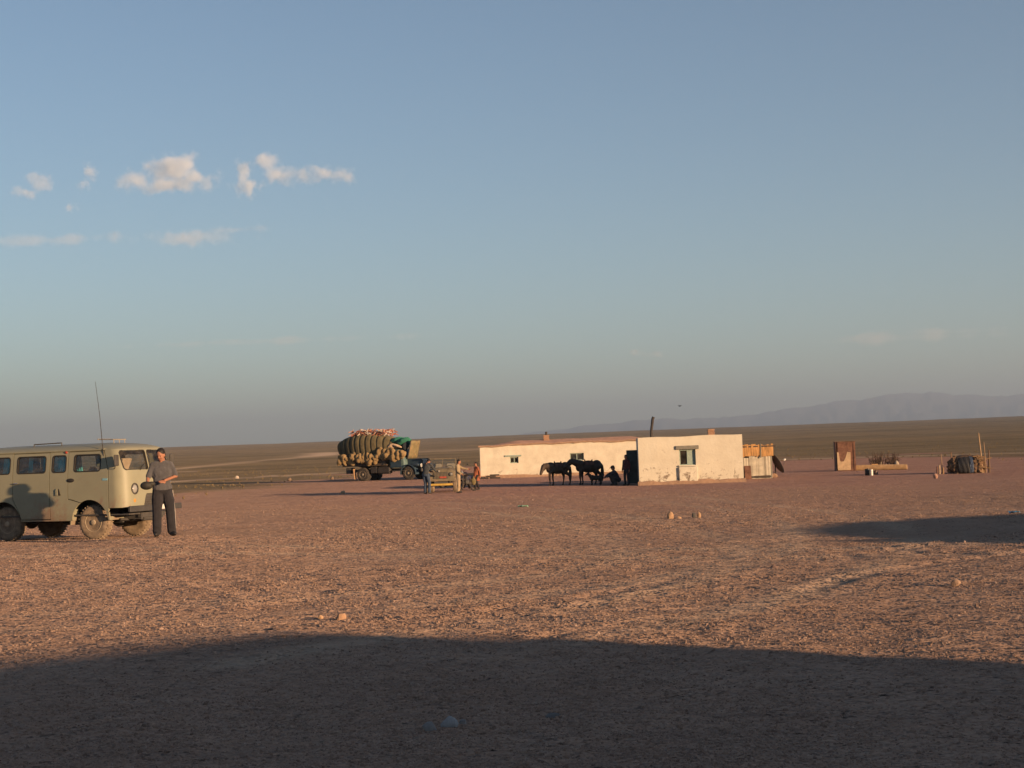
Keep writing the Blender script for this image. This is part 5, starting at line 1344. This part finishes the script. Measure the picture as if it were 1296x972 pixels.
# felt roll: a huge ribbed bale
FELT = mat('felt', (.115, .094, .052), .97, .22, 3, .02, 10)
bale = empty('felt_bale', tm @ Vector((-3.6, 0, 1.3)), -TA, 'huge ribbed olive brown felt bale roped onto the truck', 'bale')
NR = 11; L0, L1 = -2.75, 2.45
def bale_r(x):
    t = (x - L0) / (L1 - L0); return 1.26 * (math.sin(math.pi * min(.985, max(.015, .06 + .88 * t))) ** .42)
rows = []
for i in range(121):
    t = i / 120; x = L0 + (L1 - L0) * t; r_ = bale_r(x); ph = (t * NR) % 1
    rib = 1 - .085 * (abs(2 * ph - 1) ** 5); row = []
    for k in range(36):
        a = 2 * math.pi * k / 36; sq = 1 / (abs(math.cos(a)) ** 2.6 + abs(math.sin(a)) ** 2.6) ** (1 / 2.6)
        w = r_ * sq * rib * (1 + .025 * float(vn(x * 1.3, a * 2.2, 81)))
        row.append((x - .22 * math.sin(a) * (1 if x < 1.5 else .4), 1.10 * w * math.cos(a), 1.02 + 1.08 * w * math.sin(a)))
    rows.append(row)
MB().loft(rows).build('felt_roll', FELT, bale, 60)
ROPE = mat('dark_rope', (.05, .045, .04), .9, .2, 9)
for j in range(1, NR):
    t = j / NR; x = L0 + (L1 - L0) * t; r_ = bale_r(x) * .925; pts = []
    for k in range(37):
        a = 2 * math.pi * k / 36; sq = 1 / (abs(math.cos(a)) ** 2.6 + abs(math.sin(a)) ** 2.6) ** (1 / 2.6); w = r_ * sq
        pts.append((x - .22 * math.sin(a) * (1 if x < 1.5 else .4), 1.10 * w * math.cos(a), 1.02 + 1.08 * w * math.sin(a)))
    MB().tube(pts, .03, 5, cap=False).build('rope', ROPE, bale)
# canvas bundles tucked under the bale
CANV = mat('canvas', (.28, .19, .09), .93, .3, 3, .03, 9)
sx = -5.95
for k in range(15):
    w = rnd.uniform(.50, .75); h = rnd.uniform(.60, .95)
    m = MB()
    for j in range(7): m.ell((rnd.uniform(-.38, .38) * w, rnd.uniform(-.1, .1), rnd.uniform(-.38, .38) * h), (w * rnd.uniform(.24, .44), rnd.uniform(.18, .30), h * rnd.uniform(.2, .42)), Matrix.Rotation(rnd.uniform(-.9, .9), 3, 'Y'), 9, 6)
    o = melt(m, 'canvas_bundle', CANV, None, .04, 2)
    zz = 1.80 + rnd.uniform(-.15, .1) + (.15 if k > 8 else 0) - (.1 if k < 2 else 0)
    o.location = tm @ Vector((sx + w / 2, -1.30 + rnd.uniform(-.05, .05), zz)); o.rotation_euler = (0, rnd.uniform(-.3, .3), -TA); sx += w * .62
    tag(o, 'crumpled tan canvas bundle wedged under the felt bale on the truck', 'bundle', 'canvas bundles along the truck bed')
# painted poles on top
POLES = [mat('red_pole', (.42, .13, .065), .8, .2, 6), mat('pink_pole', (.50, .27, .18), .8, .2, 6), mat('white_pole', (.58, .48, .38), .8, .2, 6)]
pb = empty('pole_bundle', tm @ Vector((-3.45, 0, 3.60)), -TA, 'heap of red and white painted lattice poles on top of the felt bale', 'poles')
for k in range(210):
    x = rnd.uniform(-1.7, 1.6); y = rnd.uniform(-.75, .75); z = rnd.uniform(-.14, .34) * (1 - abs(x + .2) / 6); l = rnd.uniform(.3, .6); a = rnd.choice((.5, -.5, .75, -.75, 1.2)) + rnd.uniform(-.15, .15)
    d = Vector((math.cos(a) * l, rnd.uniform(-.25, .25), math.sin(a) * l * .55))
    MB().tube([Vector((x, y, z)) - d * .5, Vector((x, y, z)) + d * .5], .030, 5).build('pole', POLES[k % 3 if k % 4 else 0], pb)
for k in range(7):
    MB().tube([(1.0 + .09 * k, -.6 + .1 * k, -.12), (1.12 + .1 * k, -.6 + .1 * k, .38 - .03 * k)], .028, 5).build('pole', POLES[(k + 1) % 3], pb)
def cloth_lump(name, c, d, colr, lab, cat, n=6, vox=.04):
    m = MB()
    for j in range(n): m.ell((rnd.uniform(-.3, .3) * d[0], rnd.uniform(-.3, .3) * d[1], rnd.uniform(-.2, .2) * d[2]), (d[0] * rnd.uniform(.25, .42), d[1] * rnd.uniform(.25, .42), d[2] * rnd.uniform(.3, .45)), Matrix.Rotation(rnd.uniform(-.5, .5), 3, 'Y'), 9, 6)
    o = melt(m, name, mat('lump' + str(colr), colr, .85, .25, 4, .02, 10), None, vox, 2); o.location = tm @ Vector(c); o.rotation_euler.z = -TA; return tag(o, lab, cat)
cloth_lump('tarpaulin', (-.95, -.1, 2.92), (1.5, 1.5, .62), (.03, .15, .10), 'bright green folded tarpaulin lying over the truck cab', 'tarpaulin')
cloth_lump('rolled_rug', (-1.25, -.75, 2.58), (1.2, .5, .30), (.45, .33, .22), 'pale rolled rug between the cab roof and the green tarpaulin', 'rug')
cloth_lump('dark_tarpaulin', (-.48, -.45, 2.66), (.5, .8, .75), (.02, .025, .03), 'dark tarpaulin hanging between the green one and the raised hood', 'tarpaulin')

# ------------------------------------------------------------------ open jeep facing the camera
JY = 83.0
OLIVE = mat('jeep_olive', (.16, .13, .085), .7, .25, 4, rust=((.27, .18, .10), 3, .52))
jp = xat(559.5, 621, JY)
jeep = empty('open_jeep', jp, R(-92), 'open olive jeep with windscreen frame and yellow front bumper', 'jeep')
def jb(name, c, d, m=OLIVE, rot=None, bev=.02): return MB().box(c, d, rot, 1, bev).build(name, m, jeep)
for x in (0, -2.2):
    for s in (-1, 1): wheel(jeep, x, s * .70, .38, .38, .20, s, DUSTRUB, DUSTRIM, 22, True)
    MB().tube([(x, -.65, .38), (x, .65, .38)], .05, 8).ell((x, 0, .38), (.15, .15, .14)).build('axle', DARKSTEEL, jeep)
jb('chassis', (-1.1, 0, .52), (3.4, .7, .12), DARKSTEEL)
tub = MB().box((-1.75, 0, .66), (2.0, 1.46, .06)).box((-1.75, -.74, .90), (2.0, .05, .50)).box((-1.75, .74, .90), (2.0, .05, .50)).box((-2.74, 0, .90), (.05, 1.46, .5)).box((-.74, 0, .95), (.05, 1.46, .62)); tub.build('tub', OLIVE, jeep)
hb = MB().loft([[(x, y * w, z) for y, z in ((-.70, .60), (.70, .60), (.72, 1.12), (.60, 1.22 + dz), (.25, 1.27 + dz), (-.25, 1.27 + dz), (-.60, 1.22 + dz), (-.72, 1.12))] for x, w, dz in ((-.74, 1.0, .04), (-.2, 1.0, .02), (.46, .985, -.02), (.54, .96, -.06))])
hood_j = hb.build('nose', OLIVE, None)
ca = MB()
for s in (-1, 1): ca.prism([(.43 * math.cos(R(a)), .40 + .43 * math.sin(R(a))) for a in range(0, 181, 15)] + [(-.43, .3), (.43, .3)], s * .50, s * .9)
c = cutter(ca); boolean(hood_j, c); bpy.data.objects.remove(c); hood_j.parent = jeep; smooth(hood_j.data, 35)
MB().box((-.1, 0, 1.262), (1.0, .96, .02), bev=.006).build('hood', OLIVE, jeep)
gl = jb('grille', (.548, 0, .90), (.03, .78, .34), DARKSTEEL, bev=.01)
for k in range(10): MB().box((.568, -.34 + .075 * k, .90), (.014, .030, .30)).build('grille_bar', OLIVE, gl)
DULL = mat('dull_lens', (.20, .19, .17), .35, .1, 9)
for s in (-1, 1):
    q = MB().lathe([(.10, 0), (.105, .05), (.085, .06)], (.53, s * .54, .95), Matrix.Rotation(R(90), 3, 'Y'), 16).build('headlight', DARKSTEEL, jeep, 40)
    MB().lathe([(.083, .055), (.06, .075), (.003, .08)], (.53, s * .54, .95), Matrix.Rotation(R(90), 3, 'Y'), 14).build('lens', DULL, q, 60)
jb('bumper', (.86, 0, .43), (.09, 1.26, .11), mat('yellow_bumper', (.50, .32, .07), .6, .2, 6)); jb('bumper_bracket', (.72, 0, .45), (.22, .6, .07), DARKSTEEL)
jb('number_plate', (.592, .12, .80), (.01, .36, .09), mat('red_plate', (.36, .07, .045), .6, .2, 5), bev=.003)
MB().lathe([(.05, 0), (.05, .04), (.003, .05)], (.56, -.08, 1.13), Matrix.Rotation(R(90), 3, 'Y'), 12).build('hood_lamp', LENS, jeep, 50)
ws = MB()
for y in (-.70, 0, .70): ws.tube([(-.72, y, 1.20), (-.86, y, 1.76)], .025 if y else .016, 6)
ws.tube([(-.86, -.70, 1.76), (-.86, .70, 1.76)], .025, 6); ws.tube([(-.73, -.70, 1.24), (-.73, .70, 1.24)], .025, 6); wsf = ws.build('windscreen_frame', OLIVE, jeep)
for s in (-1, 1): MB().box((-.795, s * .35, 1.50), (.006, .66, .50), rot=Matrix.Rotation(R(-14), 3, 'Y')).build('windscreen_pane', GLASS, wsf)
MB().tube([(-1.05 + .04 * math.sin(a), .36 + .19 * math.cos(a), 1.22 + .18 * math.sin(a)) for a in np.linspace(0, 6.283, 21)], .014, 6, cap=False).build('steering_wheel', RUBSEAL, jeep)
for y in (-.36, .36):
    st = MB().box((-1.55, y, .92), (.46, .46, .14), bev=.04).box((-1.80, y, 1.24), (.10, .46, .52), bev=.04); st.build('seat', mat('pale_seat', (.30, .25, .19), .9, .2, 6), jeep)
MB().tube([(-2.6, -.70, 1.1), (-2.6, -.68, 1.66), (-2.6, .68, 1.66), (-2.6, .70, 1.1)], .022, 6).build('hoop', DARKSTEEL, jeep)
bx_ = MB().box((0, 0, .17), (.5, .42, .34), bev=.02).build('cardboard_box', mat('cardboard', (.40, .27, .15), .9, .15, 6)); bx_.location = (jp.x - .3, jp.y + 2.2, jp.z + .70); bx_.rotation_euler.z = .2
tag(bx_, 'tan cardboard box riding in the back of the jeep', 'box')
bx2 = melt(MB().ell((0, 0, .22), (.34, .26, .24)).ell((.1, 0, .4), (.2, .18, .14)), 'white_sack', mat('white_sacking', (.5, .47, .42), .9, .2, 5, .02, 12), None, .03, 2); bx2.location = (jp.x + .28, jp.y + 2.1, jp.z + .70)
tag(bx2, 'whitish sack riding in the back of the jeep', 'sack')
# ------------------------------------------------------------------ motorbike beyond the khaki man
bp_ = xat(590.5, 616.5, 85.4)
mb = empty('motorbike', bp_, R(-118), 'dark motorbike with tall handlebars parked between the jeep and the woman in red', 'motorbike')
BKP = mat('bike_paint', (.022, .014, .013), .4, .1, 5)
for x in (.66, -.66):
    W = empty('wheel', (x, 0, .31)); W.parent = mb
    Mx = Matrix.Rotation(R(90), 3, 'X')
    MB().tube([(.27 * math.cos(a), 0, .27 * math.sin(a)) for a in np.linspace(0, 6.2832, 29)], .045, 8, cap=False).build('tyre', BLACKRUB, W, 60)
    sp_m = MB().lathe([(.05, -.05), (.05, .05)], (0, 0, 0), Mx, 12)
    for k in range(14): a = 6.283 * k / 14; sp_m.tube([(0, .02 * (-1) ** k, 0), (.25 * math.cos(a), 0, .25 * math.sin(a))], .005, 4)
    sp_m.build('spokes', DARKSTEEL, W)
    MB().tube([(.31 * math.cos(a), 0, .33 * math.sin(a)) for a in np.linspace(.4, 2.9, 10)], .05, 6, flat=.4).build('mudguard', BKP, mb)
fm = MB().tube([(.40, 0, .86), (.30, 0, .40), (-.25, 0, .36), (-.66, 0, .31)], .024, 7).tube([(.40, 0, .84), (-.3, 0, .72), (-.66, 0, .31)], .022, 7).tube([(-.3, 0, .72), (-.25, 0, .36)], .02, 6); fm.build('frame', DARKSTEEL, mb)
MB().ell((.12, 0, .86), (.27, .14, .13)).build('fuel_tank', BKP, mb, 60); MB().box((-.36, 0, .86), (.66, .26, .11), bev=.04).build('seat', RUBSEAL, mb)
en = MB().box((.03, 0, .44), (.34, .26, .24), bev=.05)
for k in range(6): en.box((.12, 0, .58 + .03 * k), (.2, .2, .016))
en.build('engine', DARKSTEEL, mb); MB().tube([(.22, -.1, .58), (.30, -.14, .36), (0, -.16, .26), (-.8, -.17, .32)], .035, 8).build('exhaust', DARKSTEEL, mb)
for s in (-1, 1): MB().tube([(.66, s * .085, .31), (.46, s * .085, .82), (.42, s * .085, .96)], .022, 7).build('fork', DARKSTEEL, mb)
MB().tube([(.28, -.38, 1.14), (.40, -.25, 1.16), (.42, -.06, 1.0), (.42, .06, 1.0), (.40, .25, 1.16), (.28, .38, 1.14)], .014, 6).build('handlebar', DARKSTEEL, mb)
for s in (-1, 1):
    MB().tube([(.38, s * .26, 1.16), (.42, s * .34, 1.38)], .006, 5).ell((.42, s * .34, 1.40), (.02, .06, .045), nu=8, nv=5).build('mirror', DARKSTEEL, mb)
MB().lathe([(.04, -.1), (.10, -.02), (.10, .03), (.003, .05)], (.50, 0, .96), Matrix.Rotation(R(90), 3, 'Y'), 14).build('headlight', LENS, mb, 50)
MB().tube([(-.1, .1, .36), (-.16, .30, .02)], .012, 5).build('side_stand', DARKSTEEL, mb)
MB().box((-.62, -.24, .62), (.42, .16, .34), bev=.05).build('saddle_bag', mat('blue_bag', (.03, .035, .09), .8, .2, 5), mb)
# ------------------------------------------------------------------ a bird
bd = at(860.5, 514, 210)
bird = MB().ell((0, 0, 0), (.06, .17, .05)).tube([(0, .15, .01), (0, .26, .02)], [.035, .02], 6)
for s in (-1, 1): bird.add([(0, .06, .02), (0, -.08, .02), (s * .28, -.04, .13), (s * .28, .07, .13), (s * .55, -.02, .05), (s * .45, .06, .08)], [(0, 1, 2, 3), (3, 2, 4, 5)])
bo_ = bird.build('bird', SOOT); bo_.location = bd; bo_.rotation_euler.z = R(50); tag(bo_, 'small dark bird in flight above the stove pipe', 'bird')
# ------------------------------------------------------------------ dusty evening air
def haze():
    m = bpy.data.materials.new('dusty_air'); m.use_nodes = True
    t = m.node_tree; t.nodes.clear()
    o = t.nodes.new('ShaderNodeOutputMaterial'); v = t.nodes.new('ShaderNodeVolumePrincipled')
    v.inputs['Color'].default_value = (.36, .465, .62, 1); v.inputs['Density'].default_value = HAZE_D
    v.inputs['Anisotropy'].default_value = .1
    t.links.new(v.outputs[0], o.inputs['Volume'])
    b = MB().box((0, 0, 385), (56000, 56000, 780)).build('haze', m)
    tag(b, 'pale dusty evening air over the whole plain', 'haze', kind='stuff')
HAZE_D = 1.08e-4
haze()
# ------------------------------------------------------------------ evening clouds, far above the dusty air
def cloud_mat(name, dens, nscale, thr, soft, seed, lobes, dim):
    m = bpy.data.materials.new(name); m.use_nodes = True
    t = m.node_tree; t.nodes.clear(); N = t.nodes.new; L = t.links.new
    o = N('ShaderNodeOutputMaterial'); v = N('ShaderNodeVolumePrincipled'); v.inputs['Color'].default_value = (.86, .90, .96, 1); v.inputs['Anisotropy'].default_value = 0.0
    tc = N('ShaderNodeTexCoord')
    nz = N('ShaderNodeTexNoise'); nz.noise_dimensions = '4D'; nz.inputs['W'].default_value = seed; nz.inputs['Scale'].default_value = nscale * 1.2; nz.inputs['Detail'].default_value = 6; nz.inputs['Roughness'].default_value = .6
    L(tc.outputs['Object'], nz.inputs['Vector'])
    best = None
    for (lx, ly, lz, rx, ry, rz) in lobes:
        s = N('ShaderNodeVectorMath'); s.operation = 'SUBTRACT'; L(tc.outputs['Object'], s.inputs[0]); s.inputs[1].default_value = (lx, ly, lz)
        d = N('ShaderNodeVectorMath'); d.operation = 'DIVIDE'; L(s.outputs[0], d.inputs[0]); d.inputs[1].default_value = (rx, ry, rz)
        l = N('ShaderNodeVectorMath'); l.operation = 'LENGTH'; L(d.outputs[0], l.inputs[0])
        if best is None: best = l.outputs['Value']
        else:
            mn = N('ShaderNodeMath'); mn.operation = 'SMOOTH_MIN'; mn.inputs[2].default_value = .3; L(best, mn.inputs[0]); L(l.outputs['Value'], mn.inputs[1]); best = mn.outputs[0]
    a = N('ShaderNodeMath'); a.operation = 'MULTIPLY_ADD'; L(nz.outputs['Fac'], a.inputs[0]); a.inputs[1].default_value = 4.8; a.inputs[2].default_value = -1.4
    b = N('ShaderNodeMath'); b.operation = 'SUBTRACT'; L(a.outputs[0], b.inputs[0]); L(best, b.inputs[1])
    mr = N('ShaderNodeMapRange'); mr.interpolation_type = 'SMOOTHSTEP'; mr.inputs[1].default_value = thr; mr.inputs[2].default_value = thr + soft; mr.inputs[3].default_value = 0; mr.inputs[4].default_value = dens; L(b.outputs[0], mr.inputs[0])
    L(mr.outputs[0], v.inputs['Density']); L(v.outputs[0], o.inputs['Volume'])
    return m
def cloud(px, py, wpx, hpx, D, dens, label, seed, lobes=None, nscale=2.2, thr=.0, soft=1.0):
    """lobes in half-size units of the cloud's own box"""
    p = at(px, py, D); sx, sz = wpx / 2 * D / FPX, hpx / 2 * D / FPX; sy = min(sx, sz * 1.6)
    lobes = lobes or [(0, 0, 0, .75, .75, .75)]
    k = sx
    L_ = [(a * 1, b * sy / k, c * sz / k, d * .78, e * .78 * sy / k, f * .78 * sz / k) for a, b, c, d, e, f in lobes]
    m = cloud_mat('cloud_' + str(seed), dens, nscale, thr, soft, seed, L_, None)
    o = MB().box((0, 0, 0), (2.3, 2.3 * sy / k, 2.3 * sz / k)).build('cloud', m); o.location = p; o.scale = (k, k, k)
    return tag(o, label, 'cloud')
CD = 7000.0
cloud(209, 221, 168, 74, CD, .012, 'largest puffy cream cloud, standing alone', 1, [(.08, 0, .15, .42, .6, .7), (-.4, 0, -.25, .42, .5, .42), (.45, 0, -.2, .42, .5, .45), (.3, 0, .3, .3, .5, .45), (0, 0, -.35, .7, .5, .35)], 3.2)
cloud(111, 225, 48, 46, CD, .012, 'small upright cream cloud puff next to the largest cloud', 2, [(.15, 0, .25, .5, .6, .6), (-.2, 0, -.3, .5, .5, .5)], 1.9)
cloud(312, 226, 68, 64, CD, .012, 'thin ragged cloud wisp beside the long broken cloud', 3, [(0, 0, -.35, .7, .6, .45), (-.1, 0, .3, .4, .5, .55)], 2.4)
cloud(380, 219, 150, 66, CD, .011, 'long broken cream cloud with a small tower at one end', 4, [(-.55, 0, .45, .25, .5, .5), (-.3, 0, -.05, .4, .5, .45), (.05, 0, -.1, .45, .5, .5), (.5, 0, -.1, .45, .5, .4)], 3.2)
cloud(44, 236, 74, 52, CD, .008, 'faint pale cloud near the small upright puff', 5, [(.15, 0, .2, .5, .6, .6), (-.3, 0, -.3, .6, .5, .4)], 2.4)
cloud(240, 299, 230, 52, 9500, .0045, 'grey flat cloud streak with a pinkish top under the puffy clouds', 6, [(.0, 0, -.1, .7, .6, .5), (.5, 0, .25, .45, .5, .3)], 3.4)
cloud(70, 304, 260, 40, 9500, .0035, 'long faint grey cloud streak beside the flat streak', 7, [(0, 0, 0, .9, .6, .5), (-.6, 0, .1, .5, .5, .5)], 3.6)
cloud(815, 448, 80, 22, 24000, .0022, 'tiny pinkish cloud low over the plain', 8, [(-.3, 0, .1, .4, .6, .6), (.35, 0, -.1, .5, .6, .5)], 2.6)
cloud(90, 263, 44, 18, CD, .010, 'tiny dark cloud scrap below the small upright puff', 9, None, 2.0)
cloud(330, 432, 640, 26, 26000, .0011, 'very long faint grey cloud bank low above the truck', 10, [(0, 0, 0, .9, .7, .5)], 5.0)
cloud(1130, 428, 420, 40, 26000, .0010, 'wide faint grey cloud bank above the mountains', 11, [(0, 0, 0, .9, .7, .5), (.3, 0, .3, .5, .6, .4)], 4.0)
